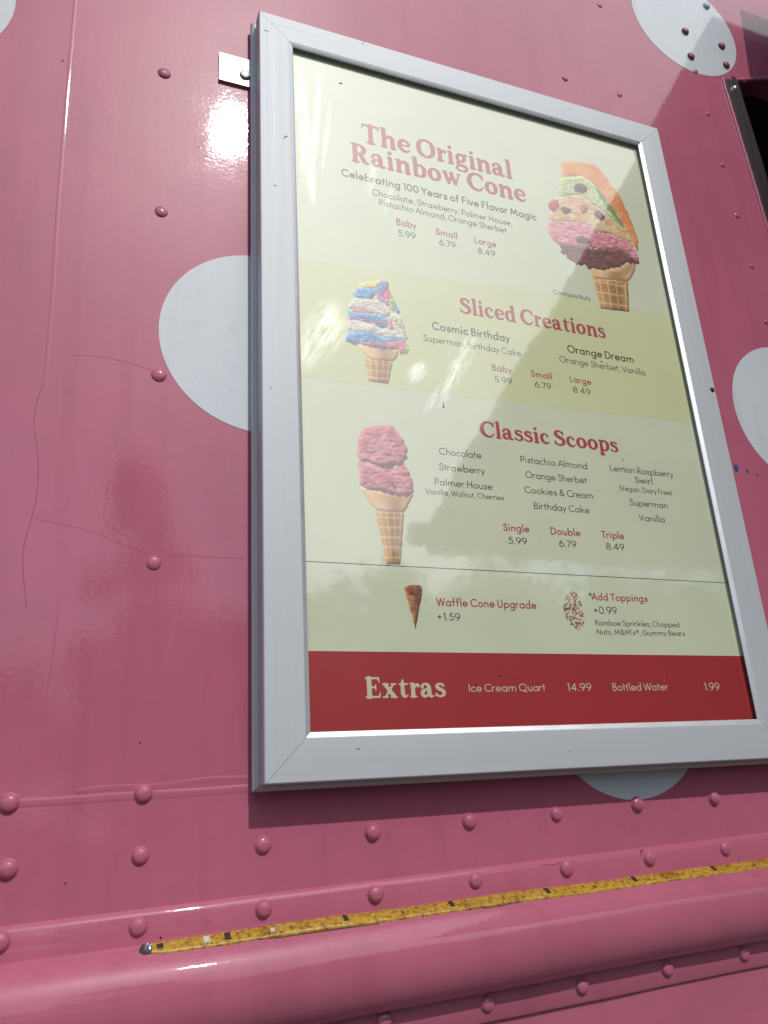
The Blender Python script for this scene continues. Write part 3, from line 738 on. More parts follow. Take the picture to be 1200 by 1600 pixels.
SERIF = {
 'T': [L3((.04, .945, .055), (.78, .945, .055)), L3((.04, .95, .045), (.015, .73, .022)), L3((.78, .95, .045), (.805, .73, .022)), L3((.41, .95, .125), (.41, .06, .125)), serif(.17, .65, .043)],
 'h': [L3((.17, .99, .115), (.17, .08, .12)), serif(-.01, .2, 1.01, .04), serif(-.01, .35, .043), ARCH(.17), serif(.43, .77, .043)],
 'e': [L3((.13, .37, .042), (.58, .37, .042)), C3((.585, .385, .055), (.545, .55, .085), (.36, XH-.05, .055), (.19, .57, .095), (.125, .36, .125), (.20, .16, .11), (.39, .055, .075), (.54, .10, .05), (.63, .19, .03))],
 'O': [C3((.135, .5, .135), (.21, .80, .105), (.50, .95, .06), (.79, .80, .105), (.865, .5, .135), (.79, .2, .105), (.50, .05, .06), (.21, .2, .105), closed=True)],
 'r': [L3((.17, .63, .115), (.17, .08, .12)), serif(-.01, .2, .67, .04), serif(-.01, .39, .043), C3((.22, .42, .05), (.30, .58, .06), (.40, .63, .07)), L3((.43, .585, .10), (.44, .58, .10))],
 'i': [L3((.17, .63, .115), (.17, .08, .12)), serif(-.01, .2, .67, .04), serif(-.01, .35, .043), L3((.16, .91, .118), (.161, .91, .118))],
 'g': [C3((.13, .46, .105), (.20, .61, .08), (.32, .655, .055), (.46, .60, .085), (.51, .46, .105), (.45, .32, .08), (.32, .265, .055), (.19, .32, .08), closed=True), C3((.45, .60, .05), (.55, .67, .055), (.64, .66, .06)),
       C3((.22, .29, .045), (.13, .20, .06), (.15, .10, .07), (.34, .065, .08), (.54, .02, .095), (.59, -.10, .085), (.48, -.22, .06), (.28, -.245, .05), (.10, -.18, .065), (.09, -.07, .06), (.19, .04, .05))],
 'n': [L3((.17, .63, .115), (.17, .08, .12)), serif(-.01, .2, .67, .04), serif(-.01, .35, .043), ARCH(.17), serif(.43, .77, .043)],
 'a': [C3((.12, .50, .085), (.20, .63, .06), (.34, .66, .055), (.455, .56, .105), (.48, .38, .12), (.48, .20, .12), (.53, .07, .085), (.64, .05, .05), (.71, .10, .03)), L3((.13, .515, .09), (.131, .515, .09)),
       C3((.45, .41, .04), (.28, .37, .06), (.14, .27, .105), (.155, .12, .10), (.29, .055, .065), (.44, .15, .05))],
 'l': [L3((.17, .99, .115), (.17, .08, .12)), serif(-.01, .2, 1.01, .04), serif(-.01, .35, .043)],
 'R': [L3((.20, .94, .125), (.20, .06, .125)), serif(-.01, .3, .953, .045), serif(-.01, .42, .043), C3((.22, .95, .05), (.42, .95, .055), (.58, .87, .10), (.62, .72, .125), (.55, .56, .10), (.40, .49, .055), (.22, .485, .045)), C3((.40, .48, .07), (.52, .32, .12), (.62, .13, .115), (.73, .05, .055), (.86, .06, .03))],
 'b': [L3((.15, .99, .115), (.15, .10, .12)), serif(-.03, .18, 1.01, .04), BOWL, L3((.15, .08, .08), (.08, .02, .03))],
 'o': [C3((.125, .355, .125), (.19, .56, .10), (.36, .65, .055), (.53, .56, .10), (.595, .355, .125), (.53, .15, .10), (.36, .055, .055), (.19, .15, .10), closed=True)],
 'w': [L3((.13, .63, .11), (.30, .10, .10)), L3((.31, .05, .05), (.47, .60, .045)), L3((.45, .63, .11), (.63, .10, .10)), L3((.64, .05, .05), (.84, .63, .045)), serif(-.02, .28, .667, .04), serif(.34, .58, .667, .04), serif(.72, .95, .667, .04)],
 'C': [C3((.85, .72, .035), (.76, .87, .07), (.54, .95, .06), (.27, .83, .105), (.14, .5, .137), (.27, .18, .115), (.53, .055, .075), (.73, .12, .055), (.87, .29, .03)), L3((.86, .965, .025), (.85, .66, .04))],
 'S': [C3((.60, .72, .035), (.52, .88, .065), (.36, .95, .06), (.175, .86, .10), (.16, .69, .125), (.36, .545, .125), (.58, .41, .125), (.61, .22, .12), (.47, .08, .075), (.31, .05, .06), (.14, .13, .055), (.06, .30, .035)), L3((.63, .965, .025), (.61, .68, .035)), L3((.04, .03, .025), (.055, .32, .035))],
 's': [C3((.45, .52, .03), (.38, .62, .06), (.26, .655, .055), (.12, .58, .085), (.14, .46, .10), (.28, .385, .10), (.43, .30, .10), (.455, .16, .095), (.34, .06, .06), (.22, .05, .05), (.11, .10, .05), (.05, .21, .03)), L3((.475, .675, .022), (.465, .50, .03)), L3((.03, .03, .022), (.04, .22, .03))],
 'c': [C3((.50, .54, .07), (.42, .63, .055), (.32, .655, .055), (.175, .55, .10), (.125, .355, .125), (.20, .16, .11), (.37, .055, .075), (.50, .10, .05), (.59, .19, .03)), L3((.49, .52, .09), (.491, .52, .09))],
 'd': [L3((.57, .99, .115), (.57, .10, .12)), serif(.38, .6, 1.01, .04), [(.72-x, y, h) for x, y, h in BOWL], serif(.56, .76, .043)],
 't': [L3((.21, .90, .025), (.19, .70, .10), (.19, .26, .12)), C3((.19, .26, .12), (.22, .11, .10), (.33, .05, .055), (.45, .13, .03)), L3((.03, .655, .045), (.45, .655, .045))],
 'p': [L3((.17, .63, .115), (.17, -.22, .12)), serif(-.01, .2, .67, .04), serif(-.01, .40, -.227, .043), [(x+.02, y, h) for x, y, h in BOWL]],
 'E': [L3((.20, .94, .13), (.20, .06, .13)), serif(-.01, .3, .953, .045), serif(-.01, .3, .045, .045), L3((.2, .945, .052), (.66, .945, .052)), L3((.655, .95, .045), (.69, .71, .025)), L3((.2, .51, .045), (.50, .51, .045)), L3((.51, .66, .03), (.51, .36, .03)), L3((.2, .055, .052), (.68, .055, .052)), L3((.68, .05, .045), (.73, .30, .025))],
 'x': [L3((.15, .63, .105), (.57, .07, .115)), L3((.54, .64, .05), (.15, .05, .05)), serif(-.01, .34, .66, .04), serif(.40, .72, .66, .04), serif(-.03, .30, .04, .04), serif(.38, .76, .04, .04)],
}
SKERN = {'T': .0, 'w': .0, 'r': -.03, 't': -.01}
GC = {}
def glyph(font, ch):
    k = (font, ch)
    if k not in GC:
        if font == 'H':
            st = [[(x, y, r*(.88 if r > .08 else .95)) for x, y, r in q] for q in SERIF[ch]]; v, f = glyph_mesh(st, .0165, 2)
            x0 = min(p[0]-p[2] for s in st for p in s); x1 = max(p[0]+p[2] for s in st for p in s)
            GC[k] = (v, f, x0, x1, .022, .022+SKERN.get(ch, 0))
        else:
            h = .05 if font == 'R' else .073
            st = [[(x, y, h*(1.25 if ch in '.' or (ch == 'i' and s is SANS['i'][1]) else .9 if ch == '\u00ae' else 1)) for x, y in s] for s in SANS[ch]]
            if ch == '\u00ae': st = [[(x, y, .028) for x, y, _ in s] for s in st]
            v, f = glyph_mesh(st, .024, 0)
            x0 = min(p[0]-p[2] for s in st for p in s); x1 = max(p[0]+p[2] for s in st for p in s)
            GC[k] = (v, f, x0, x1, side(ch, False), side(ch, True))
    return GC[k]
def set_line(text, font, color, xa, xb, zb, cap, parent, name):
    x = 0; V = []; F = []; first = True
    for ch in text:
        if ch == ' ': x += .27 if font != 'H' else .25; continue
        v, f, x0, x1, sl, sr = glyph(font, ch)
        if not first: x += sl
        o = len(V); V += [(px-x0+x, pz) for px, pz in v]; F += [tuple(i+o for i in t) for t in f]
        x += x1-x0+sr; last = sr; first = False
    W_ = x-last; k = (xb-xa)/W_
    pts = [((xa+px*k)/1000, PY-.00014, (zb+pz*cap)/1000) for px, pz in V]
    o = bpart(flat(name, pts, F, INKS[color], None), parent)
    return o, k

# poster layout: text, face, ink, left mm, right mm, base line mm, cap height mm
LINES=[
 ('The Original','H','red',139.0,366.6,797.9,32.0),
 ('Rainbow Cone','H','red',121.9,383.9,761.4,31.1),
 ('Celebrating 100 Years of Five Flavor Magic','B','ink',107.7,396.6,733.7,11.7),
 ('Chocolate, Strawberry, Palmer House,','R','ink',148.7,354.6,713.7,10.0),
 ('Pistachio Almond, Orange Sherbet','R','ink',157.5,344.6,699.5,9.9),
 ('Baby','B','red',179.8,207.8,674.5,10.2),
 ('5.99','R','ink',181.1,205.5,657.4,10.1),
 ('Small','B','red',235.1,266.5,672.4,10.0),
 ('6.79','R','ink',238.9,262.7,656.3,9.9),
 ('Large','B','red',292.4,325.1,671.8,9.9),
 ('8.49','R','ink',295.7,321.7,655.6,9.8),
 ('Contains Nuts','R','ink',405.9,466.1,614.2,7.4),
 ('Sliced Creations','H','red',259.6,481.7,556.7,23.9),
 ('Cosmic Birthday','B','ink',217.5,327.5,525.4,11.2),
 ('Superman, Birthday Cake','R','ink',204.0,341.8,506.6,9.4),
 ('Orange Dream','B','ink',414.8,521.7,524.8,11.5),
 ('Orange Sherbet, Vanilla','R','ink',399.9,537.4,507.6,9.6),
 ('Baby','B','red',296.1,324.7,479.6,9.0),
 ('5.99','R','ink',297.9,322.6,463.2,9.0),
 ('Small','B','red',352.7,384.0,479.2,9.2),
 ('6.79','R','ink',356.2,380.5,464.0,9.1),
 ('Large','B','red',411.5,444.5,479.8,9.2),
 ('8.49','R','ink',414.1,441.0,464.6,9.1),
 ('Classic Scoops','H','red',269.0,470.5,385.0,21.7),
 ('Chocolate','R','ink',212.1,267.3,355.6,9.0),
 ('Strawberry','R','ink',210.4,269.8,335.7,9.0),
 ('Palmer House','R','ink',203.2,277.9,316.5,8.8),
 ('Vanilla, Walnut, Cherries','R','ink',190.2,291.7,304.6,6.6),
 ('Pistachio Almond','R','ink',321.2,417.4,356.3,9.1),
 ('Orange Sherbet','R','ink',325.5,413.7,336.6,9.0),
 ('Cookies & Cream','R','ink',321.5,419.2,316.7,8.9),
 ('Birthday Cake','R','ink',331.8,410.5,297.0,8.8),
 ('Lemon Raspberry','R','ink',452.3,552.4,357.7,8.9),
 ('Swirl','R','ink',488.5,515.8,344.5,8.9),
 ('(Vegan, Dairy Free)','R','ink',461.9,544.3,331.8,7.3),
 ('Superman','R','ink',474.2,533.2,312.6,8.7),
 ('Vanilla','R','ink',484.3,524.2,293.0,8.6),
 ('Single','B','red',286.1,321.3,266.7,9.0),
 ('5.99','R','ink',291.2,316.0,251.2,8.5),
 ('Double','B','red',350.6,392.5,266.3,8.9),
 ('6.79','R','ink',360.0,384.3,251.5,8.5),
 ('Triple','B','red',422.7,456.6,266.4,9.0),
 ('8.49','R','ink',427.3,454.0,251.8,8.6),
 ('Waffle Cone Upgrade','B','red',192.5,317.9,174.9,9.0),
 ('+1.59','R','ink',192.6,220.2,159.0,8.4),
 ('Add Toppings','B','red',394.8,475.8,187.7,8.6),
 ('+0.99','R','ink',395.4,428.1,171.4,8.9),
 ('Rainbow Sprinkles, Chopped','R','ink',395.0,517.1,157.4,6.7),
 ("Nuts, M&M's®, Gummy Bears",'R','ink',395.4,523.1,146.8,6.5),
 ('Extras','H','cream',105.8,195.2,77.8,21.0),
 ('Ice Cream Quart','R','cream',222.6,316.6,82.8,8.4),
 ('14.99','R','cream',345.0,376.7,82.5,8.7),
 ('Bottled Water','R','cream',405.5,483.8,82.1,8.8),
 ('1.99','R','cream',537.5,560.8,81.5,9.1),
]
PICTURES={
 'slab':[
  ('orange',[(454.1,851.1),(463.7,858.2),(479.7,863.4),(499.3,865.9),(515.0,867.3),(524.0,862.6),(530.3,854.1),(534.6,845.0),(540.9,836.6),(550.1,822.8),(558.2,802.7),(564.1,782.2),(568.3,763.5),(570.8,746.5),(571.0,732.9),(566.8,716.6),(562.7,725.3),(556.5,743.1),(548.6,762.7),(539.0,783.9),(529.5,795.4),(520.3,808.9),(511.1,822.5),(501.2,831.9),(486.4,834.9),(470.4,829.6),(454.4,823.2),(453.5,834.9)]),
  ('cup',[(472.1,671.7),(496.3,674.1),(527.0,689.0),(544.1,699.3),(560.6,700.0),(555.4,683.8),(548.2,671.1),(538.6,660.8),(523.0,657.6),(502.3,656.1),(478.1,653.9),(473.9,661.2)]),
  ('waffle',[(476.4,654.4),(538.8,661.8),(530.2,608.0),(480.3,604.5)]),
  ('choc',[(427.7,703.0),(450.8,707.4),(470.5,705.4),(495.1,709.1),(514.2,711.5),(538.3,718.8),(552.6,713.4),(564.4,704.6),(567.7,696.8),(556.8,695.4),(541.4,694.9),(523.9,682.7),(507.8,676.5),(493.9,670.8),(481.2,671.8),(471.4,667.9),(467.1,674.3),(452.1,671.0),(440.7,677.6),(429.9,688.0)]),
  ('straw',[(415.5,734.4),(431.3,743.8),(453.6,747.4),(476.6,753.0),(490.4,746.8),(500.4,739.6),(515.5,739.3),(531.4,743.1),(550.0,739.7),(559.8,730.4),(566.4,714.6),(564.6,700.9),(555.1,706.4),(537.7,715.8),(514.0,710.5),(494.9,708.1),(470.3,704.4),(450.2,703.6),(427.9,698.5),(417.1,708.8),(411.7,720.5)]),
  ('palmer',[(421.0,771.6),(431.6,782.0),(445.7,790.5),(467.4,799.1),(488.7,802.7),(498.1,791.3),(515.1,779.9),(528.8,770.6),(538.8,762.3),(549.4,757.0),(556.5,743.1),(559.8,730.4),(541.5,735.8),(523.0,739.2),(500.3,738.6),(486.4,744.9),(468.4,748.1),(443.8,743.1),(424.8,736.6),(417.3,746.0),(420.8,758.2)]),
  ('pist',[(451.7,823.5),(470.8,831.7),(486.8,837.1),(501.4,833.0),(511.5,824.6),(520.5,810.0),(529.7,796.4),(538.8,782.9),(549.0,764.7),(549.0,755.0),(538.4,760.2),(528.6,769.6),(518.6,777.9),(508.1,783.1),(497.6,788.3),(488.1,799.6),(476.7,798.6),(460.8,792.5),(441.2,785.5),(442.6,800.4),(448.3,813.7)]),
  ('pistdark',[(508.6,829.9),(520.7,811.0),(529.8,797.5),(539.0,783.9),(549.0,764.7),(549.0,755.0),(539.6,766.4),(532.1,778.3),(524.3,788.1),(515.5,803.7)]),
  ('raisin',[(470.4,811.7),(477.3,819.5),(490.0,821.9),(495.7,816.4),(493.5,808.9),(481.1,802.7),(471.0,804.0)]),
  ('raisin',[(440.3,765.0),(445.4,771.1),(450.1,769.4),(459.6,768.0),(456.0,762.3),(449.6,756.9),(443.4,758.2)]),
  ('raisin',[(499.5,772.1),(507.2,777.9),(516.0,774.3),(517.6,766.9),(509.9,761.1),(501.1,764.8)]),
  ('cherry',[(474.9,776.7),(485.6,784.2),(490.4,779.6),(486.7,769.0),(478.6,765.0),(474.7,769.8)]),
  ('cherry',[(421.0,771.6),(431.4,781.0),(438.6,779.9),(438.3,766.5),(427.7,756.2),(419.9,758.0)]),
  ('raisin',[(457.9,717.4),(467.8,722.5),(484.4,722.6),(483.1,714.8),(471.1,709.2),(459.4,710.3)]),
 ],
 'cosmic':[
  ('yellow',[(123.2,573.8),(133.3,578.8),(152.5,584.2),(156.6,581.8),(147.5,570.6),(134.8,567.5),(123.8,565.3)]),
  ('cup',[(117.5,488.9),(140.7,488.9),(157.0,487.7),(170.0,489.3),(168.3,478.6),(162.1,471.1),(133.5,468.8),(123.8,475.8)]),
  ('waffle',[(125.1,470.7),(161.6,471.0),(153.9,439.8),(128.9,439.4)]),
  ('purple',[(145.4,571.4),(152.5,583.9),(162.1,584.1),(163.3,570.3),(167.1,562.9),(168.7,555.1),(160.7,545.5),(154.6,549.0),(146.5,554.3),(145.0,564.4)]),
  ('blue',[(114.7,557.2),(123.4,567.5),(134.8,568.7),(147.6,572.4),(156.7,583.0),(161.9,581.7),(156.2,574.7),(147.2,564.8),(142.5,557.0),(138.1,552.7),(125.7,552.0),(115.5,553.4)]),
  ('pinkbase',[(155.7,567.6),(162.5,573.6),(167.2,564.1),(168.7,555.1),(162.0,549.2),(156.0,555.0)]),
  ('green',[(161.5,558.3),(168.0,560.8),(171.7,552.2),(176.2,540.4),(173.9,537.7),(164.7,542.9),(160.8,547.9)]),
  ('blue',[(168.7,555.1),(171.7,552.2),(176.2,540.4),(174.0,538.9),(170.1,545.0)]),
  ('white',[(109.0,543.7),(116.5,551.3),(129.8,552.2),(146.5,554.3),(156.8,550.5),(162.6,542.5),(163.1,534.6),(153.5,530.6),(143.2,533.2),(130.9,534.3),(113.7,535.6),(108.2,536.8)]),
  ('pinkbase',[(113.3,537.2),(133.3,539.3),(143.3,534.4),(130.9,532.6),(113.4,530.5)]),
  ('blue',[(107.6,534.5),(113.5,532.2),(130.9,532.6),(143.2,533.2),(158.7,530.4),(159.9,517.1),(148.3,513.4),(136.2,518.5),(124.1,520.8),(106.9,518.8)]),
  ('purple',[(107.6,523.9),(124.3,525.3),(140.6,523.7),(157.5,527.9),(158.2,522.4),(144.5,518.8),(130.2,520.2),(107.4,518.3)]),
  ('white',[(105.8,517.5),(118.1,521.3),(132.2,519.4),(144.4,517.1),(150.3,513.2),(159.1,521.4),(160.0,535.2),(168.8,540.2),(176.9,536.0),(179.2,522.7),(183.3,514.4),(183.6,503.2),(178.5,499.0),(164.1,502.2),(149.6,501.9),(137.5,505.4),(117.2,504.1),(105.7,503.2)]),
  ('green',[(166.2,534.0),(170.4,533.7),(170.9,524.7),(176.9,520.1),(174.7,518.6),(168.6,522.0),(165.3,528.2)]),
  ('pinkbase',[(158.4,527.0),(163.8,529.1),(165.0,515.7),(158.6,513.5)]),
  ('blue',[(102.7,491.3),(106.1,502.2),(117.3,505.2),(135.6,506.7),(149.7,503.1),(164.2,502.7),(175.9,505.8),(177.0,499.9),(163.2,488.2),(146.6,484.9),(134.5,487.3),(116.4,488.2),(103.6,488.7)]),
  ('purple',[(118.6,491.8),(136.9,494.3),(153.5,498.2),(155.9,487.6),(142.6,487.0),(119.4,487.6)]),
  ('pinkbase',[(153.5,497.1),(174.6,502.8),(182.6,496.4),(182.3,486.3),(171.0,481.2),(169.5,489.2),(155.9,487.6)]),
  ('green',[(178.5,497.9),(183.0,495.3),(182.3,486.3),(178.0,483.4)]),
  ('darkgreen',[(106.1,489.7),(116.5,489.2),(116.3,485.4),(109.4,485.9)]),
 ],
 'scoops':[
  ('cup',[(109.7,307.4),(125.9,304.9),(139.4,302.6),(155.3,299.3),(175.9,306.3),(174.6,299.8),(170.0,292.5),(166.0,285.3),(162.1,279.9),(145.9,278.7),(130.1,279.8),(122.6,286.5),(115.4,298.3)]),
  ('waffle',[(127.3,279.5),(162.4,280.5),(153.8,219.0),(137.1,218.8)]),
  ('pink2',[(108.9,336.1),(116.3,338.0),(134.5,334.5),(153.0,334.0),(165.3,341.1),(171.7,331.1),(175.5,318.5),(175.9,306.3),(166.9,298.9),(153.0,298.9),(139.4,302.0),(125.8,303.5),(111.3,306.2),(110.6,310.4),(111.0,321.8)]),
  ('pink1',[(110.9,361.5),(115.8,372.8),(124.3,381.0),(141.0,385.2),(155.2,385.3),(161.9,378.1),(168.4,367.9),(172.2,358.6),(170.2,346.4),(165.2,339.7),(157.8,335.1),(135.5,332.5),(124.2,335.9),(112.9,336.8),(107.5,348.2),(110.8,353.2)]),
  ('crevice',[(134.4,333.1),(143.6,333.1),(153.0,334.0),(152.8,331.4),(141.1,329.8)]),
  ('crevice',[(144.6,311.7),(151.7,314.0),(155.7,305.1),(151.9,307.7),(148.0,310.8)]),
  ('crevice',[(158.5,337.5),(165.8,340.2),(165.0,337.0),(160.1,334.7)]),
 ],
 'sugarcone':[
  ('sugar',[(155.3,194.1),(164.8,197.6),(175.3,197.1),(177.9,192.5),(176.2,184.6),(172.7,173.3),(168.9,159.3),(166.3,147.9),(165.0,150.9),(160.7,171.5)]),
  ('sugarin',[(158.1,194.2),(167.0,197.1),(174.8,195.9),(176.2,190.3),(169.8,183.7),(161.7,186.3)]),
 ],
 'toppings':[
  ('sprinkle',[(353.7,177.0),(357.7,186.6),(364.0,194.8),(370.4,198.0),(375.6,193.8),(380.2,185.1),(380.5,172.0),(378.1,157.5),(371.7,149.5),(365.2,155.0),(358.5,159.9),(355.7,168.4)]),
 ],
}
for (t, f, c, xa, xb, zb, cap) in LINES:
    o, k = set_line(t, f, c, xa, xb, zb, cap, poster, 'heading' if f == 'H' else 'price' if t[0] in '0123456789+' else 'lettering')

# ------------------------------------------------------------------ printed photographs of ice cream (flat prints, colour per point)
def vnoise(x, y, seed):
    r = np.random.RandomState(seed); T = r.rand(64, 64)
    xi = np.floor(x).astype(int); yi = np.floor(y).astype(int); fx = x-xi; fy = y-yi
    fx = fx*fx*(3-2*fx); fy = fy*fy*(3-2*fy)
    a = T[yi % 64, xi % 64]; b = T[yi % 64, (xi+1) % 64]; c = T[(yi+1) % 64, xi % 64]; d = T[(yi+1) % 64, (xi+1) % 64]
    return (a*(1-fx)+b*fx)*(1-fy)+(c*(1-fx)+d*fx)*fy
def fbm(x, y, s, seed, o=4):
    v = 0*x; a = .5
    for k in range(o): v = v+a*vnoise(x/s*2**k+17*k, y/s*2**k+31*k, seed+k); a *= .5
    return v
def inside_poly(X, Y, poly):
    c = np.zeros(X.shape, bool); n = len(poly)
    for i in range(n):
        x0, y0 = poly[i-1]; x1, y1 = poly[i]
        if y0 == y1: continue
        k = ((y0 > Y) != (y1 > Y)) & (X < (x1-x0)*(Y-y0)/(y1-y0)+x0); c ^= k
    return c
def blur(A, n):
    for _ in range(n):
        A = (np.pad(A, ((1, 1), (0, 0)), mode='edge')[:-2]+2*A+np.pad(A, ((1, 1), (0, 0)), mode='edge')[2:])/4
        A = (np.pad(A, ((0, 0), (1, 1)), mode='edge')[:, :-2]+2*A+np.pad(A, ((0, 0), (1, 1)), mode='edge')[:, 2:])/4
    return A
STYLE = {  # colour A, colour B, noise size mm, relief, edge wobble mm
 'orange': ((.70, .22, .045), (.78, .34, .10), 14, .5, 1.2), 'pist': ((.42, .50, .16), (.62, .62, .36), 7, 1.0, 1.6), 'pistdark': ((.10, .19, .045), (.22, .32, .10), 8, .8, 1.2),
 'palmer': ((.66, .36, .16), (.74, .56, .32), 9, 1.1, 1.8), 'straw': ((.62, .16, .20), (.74, .33, .34), 7, 1.5, 1.8), 'choc': ((.10, .026, .022), (.24, .085, .07), 5, 1.3, 2.0),
 'raisin': ((.06, .022, .022), (.18, .07, .07), 5, 1.0, 1.2), 'cherry': ((.42, .05, .06), (.58, .16, .14), 5, .8, 1.2),
 'yellow': ((.68, .52, .12), (.75, .64, .30), 5, .8, 1.0), 'purple': ((.20, .10, .24), (.52, .24, .34), 4, 1.1, 1.4), 'blue': ((.05, .17, .42), (.16, .40, .60), 4.5, 1.2, 1.4),
 'pinkbase': ((.52, .12, .16), (.68, .30, .30), 4, 1.1, 1.3), 'green': ((.16, .36, .16), (.62, .62, .22), 4.5, 1.0, 1.2), 'white': ((.52, .42, .36), (.72, .68, .58), 5, 1.2, 1.6), 'darkgreen': ((.10, .10, .07), (.20, .19, .13), 4, .6, .8),
 'pink1': ((.52, .145, .17), (.66, .29, .30), 8, 1.5, 1.2), 'pink2': ((.52, .145, .17), (.66, .28, .29), 7, 1.6, 1.6), 'crevice': ((.14, .045, .045), (.30, .10, .10), 4, .5, .8),
 'cup': ((.62, .36, .15), (.70, .46, .24), 16, .25, .3), 'waffle': ((.42, .20, .065), (.52, .28, .10), 8, .2, .3), 'sugar': ((.22, .075, .025), (.42, .20, .075), 5, .5, .4), 'sugarin': ((.16, .035, .014), (.34, .11, .035), 4, .6, .4)}
def picture(key, layers, step, base, name, label):
    allp = [p for _, pl in layers for p in pl]
    x0 = min(p[0] for p in allp)-2; x1 = max(p[0] for p in allp)+2; z0 = min(p[1] for p in allp)-2; z1 = max(p[1] for p in allp)+2
    X, Z = np.meshgrid(np.arange(x0, x1, step), np.arange(z0, z1, step))
    seed = sum(map(ord, key)); mask = np.zeros(X.shape, bool); C = np.zeros(X.shape+(3,)); H = np.zeros(X.shape)
    for n, (sty, poly) in enumerate(layers):
        sd_ = seed+n*11
        if sty == 'sprinkle':
            m = np.zeros(X.shape, bool); rr = random.Random(5); cols = [(.36, .02, .02), (.42, .03, .03), (.30, .02, .02), (.04, .02, .02), (.05, .03, .03), (.62, .58, .40), (.62, .55, .34), (.12, .2, .06), (.55, .30, .05), (.5, .04, .04), (.66, .62, .5)]
            px = [p[0] for p in poly]; pz = [p[1] for p in poly]; k = 0
            while k < 250:
                cx, cz = rr.uniform(min(px), max(px)), rr.uniform(min(pz), max(pz))
                if not inside_poly(np.array([[cx]]), np.array([[cz]]), poly)[0, 0]: continue
                a = rr.uniform(0, PI); l = rr.uniform(.8, 2.0); w = rr.uniform(.4, .75)
                u = (X-cx)*math.cos(a)+(Z-cz)*math.sin(a); q = -(X-cx)*math.sin(a)+(Z-cz)*math.cos(a)
                s = np.hypot(np.clip(np.abs(u)-l, 0, None), q) < w; c_ = np.array(cols[rr.randrange(len(cols))])
                C[s] = c_; C[s & (q > w*.2)] = c_*1.15; mask |= s; k += 1
            continue
        A, B, ns, rel, wob = STYLE[sty]
        wx = X+(fbm(X, Z, 4.5, sd_+3, 3)-.45)*wob*4; wz = Z+(fbm(X, Z, 4.5, sd_+5, 3)-.45)*wob*4
        m = inside_poly(wx, wz, poly)
        if not m.any(): continue
        t = np.clip((fbm(X, Z*1.25, ns, sd_, 5)-.28)/.42, 0, 1)[..., None]
        c = np.array(A)*(1-t)+np.array(B)*t
        f1 = fbm(X+6*fbm(X, Z, 9, sd_+2, 2), Z*1.7, ns*1.25, sd_+7, 3)
        ridged = 1-np.abs(2*f1/.88-1)
        soft_ = sty in ('pink1', 'pink2')
        h = blur(m.astype(float), 60 if soft_ else 26)*(16 if soft_ else 9)+blur((ridged*2.6+.8*fbm(X, Z, 3.2, sd_+9, 2))*rel*1.3, 2)
        if sty in ('cup', 'waffle', 'sugar'):
            top = [p for p in poly]; c0 = np.array([sum(p[0] for p in poly)/len(poly)]);
            # across the cone: left edge light, right of centre deep, thin light rim at the right
            zz = np.unique(np.round(Z, 4)); U = np.zeros(X.shape)
            for i in range(X.shape[0]):
                idx = np.where(m[i])[0]
                if len(idx) > 1: U[i] = np.clip((X[i]-X[i, idx[0]])/(X[i, idx[-1]]-X[i, idx[0]]+1e-6), 0, 1)
            tone = 1.22-.62*np.exp(-((U-.66)/.26)**2)+.12*np.exp(-((U-.12)/.12)**2)
            c = c*np.stack([tone**.8, tone, tone**1.25], -1)
            if sty == 'waffle':
                zt = max(p[1] for p in poly); zb_ = min(p[1] for p in poly)
                pu = np.abs(((U**.9)*4.2+.15) % 1-.5)*2; pv = np.abs(((zt-Z)/(zt-zb_)*(5.4 if key == 'scoops' else 3.4)+.25+.12*U) % 1-.5)*2
                rib = np.clip((np.maximum(pu, pv*.97)-.72)/.16, 0, 1)[..., None]
                c = c*(1-rib)+(np.array((.72, .46, .20))*np.stack([tone**.5]*3, -1))*rib
                edge = np.clip((np.maximum(pu, pv)-.58)/.1, 0, 1)*np.clip((.74-np.maximum(pu, pv))/.06, 0, 1)
                c = c*(1-.35*edge[..., None])
            if sty == 'sugar':
                g = np.maximum(np.abs(((X+Z*.6)/2.6) % 1-.5), np.abs(((X-Z*.6)/2.6) % 1-.5))*2
                c = c*(1+.5*np.clip((g-.72)/.2, 0, 1)[..., None])
        C[m] = c[m]; H[m] = h[m]+.25*n; mask |= m
    if layers[0][0] != 'sprinkle':
        gz, gx = np.gradient(H, step)
        lam = 1+np.clip(.30*gx-.50*gz, -.70, .55)
        C = np.clip(C*lam[..., None]**1.0, .004, .85)
    if layers[0][0] != 'sprinkle':      # ink spreads a little where colours meet
        mb = np.maximum(blur(mask.astype(float), 2), 1e-4)
        C = np.stack([blur(C[..., k]*mask, 2)/mb for k in range(3)], -1)
    idx = -np.ones(X.shape, int); use = np.zeros(X.shape, bool)
    q = mask[:-1, :-1] & mask[1:, :-1] & mask[:-1, 1:] & mask[1:, 1:]
    for a, b in ((slice(None, -1), slice(None, -1)), (slice(1, None), slice(None, -1)), (slice(None, -1), slice(1, None)), (slice(1, None), slice(1, None))): use[a, b] |= q
    idx[use] = np.arange(use.sum())
    ii, jj = np.where(q)
    F = np.stack([idx[ii, jj], idx[ii, jj+1], idx[ii+1, jj+1], idx[ii+1, jj]], 1)
    V = np.stack([X[use]/1000, np.full(use.sum(), PY-.00010), Z[use]/1000], 1)
    me = bpy.data.meshes.new(name)
    me.vertices.add(len(V)); me.vertices.foreach_set('co', V.ravel())
    me.loops.add(F.size); me.loops.foreach_set('vertex_index', F.ravel())
    me.polygons.add(len(F)); me.polygons.foreach_set('loop_start', np.arange(0, F.size, 4)); me.polygons.foreach_set('loop_total', np.full(len(F), 4))
    me.update(); me.validate()
    at = me.color_attributes.new('print', 'FLOAT_COLOR', 'POINT')
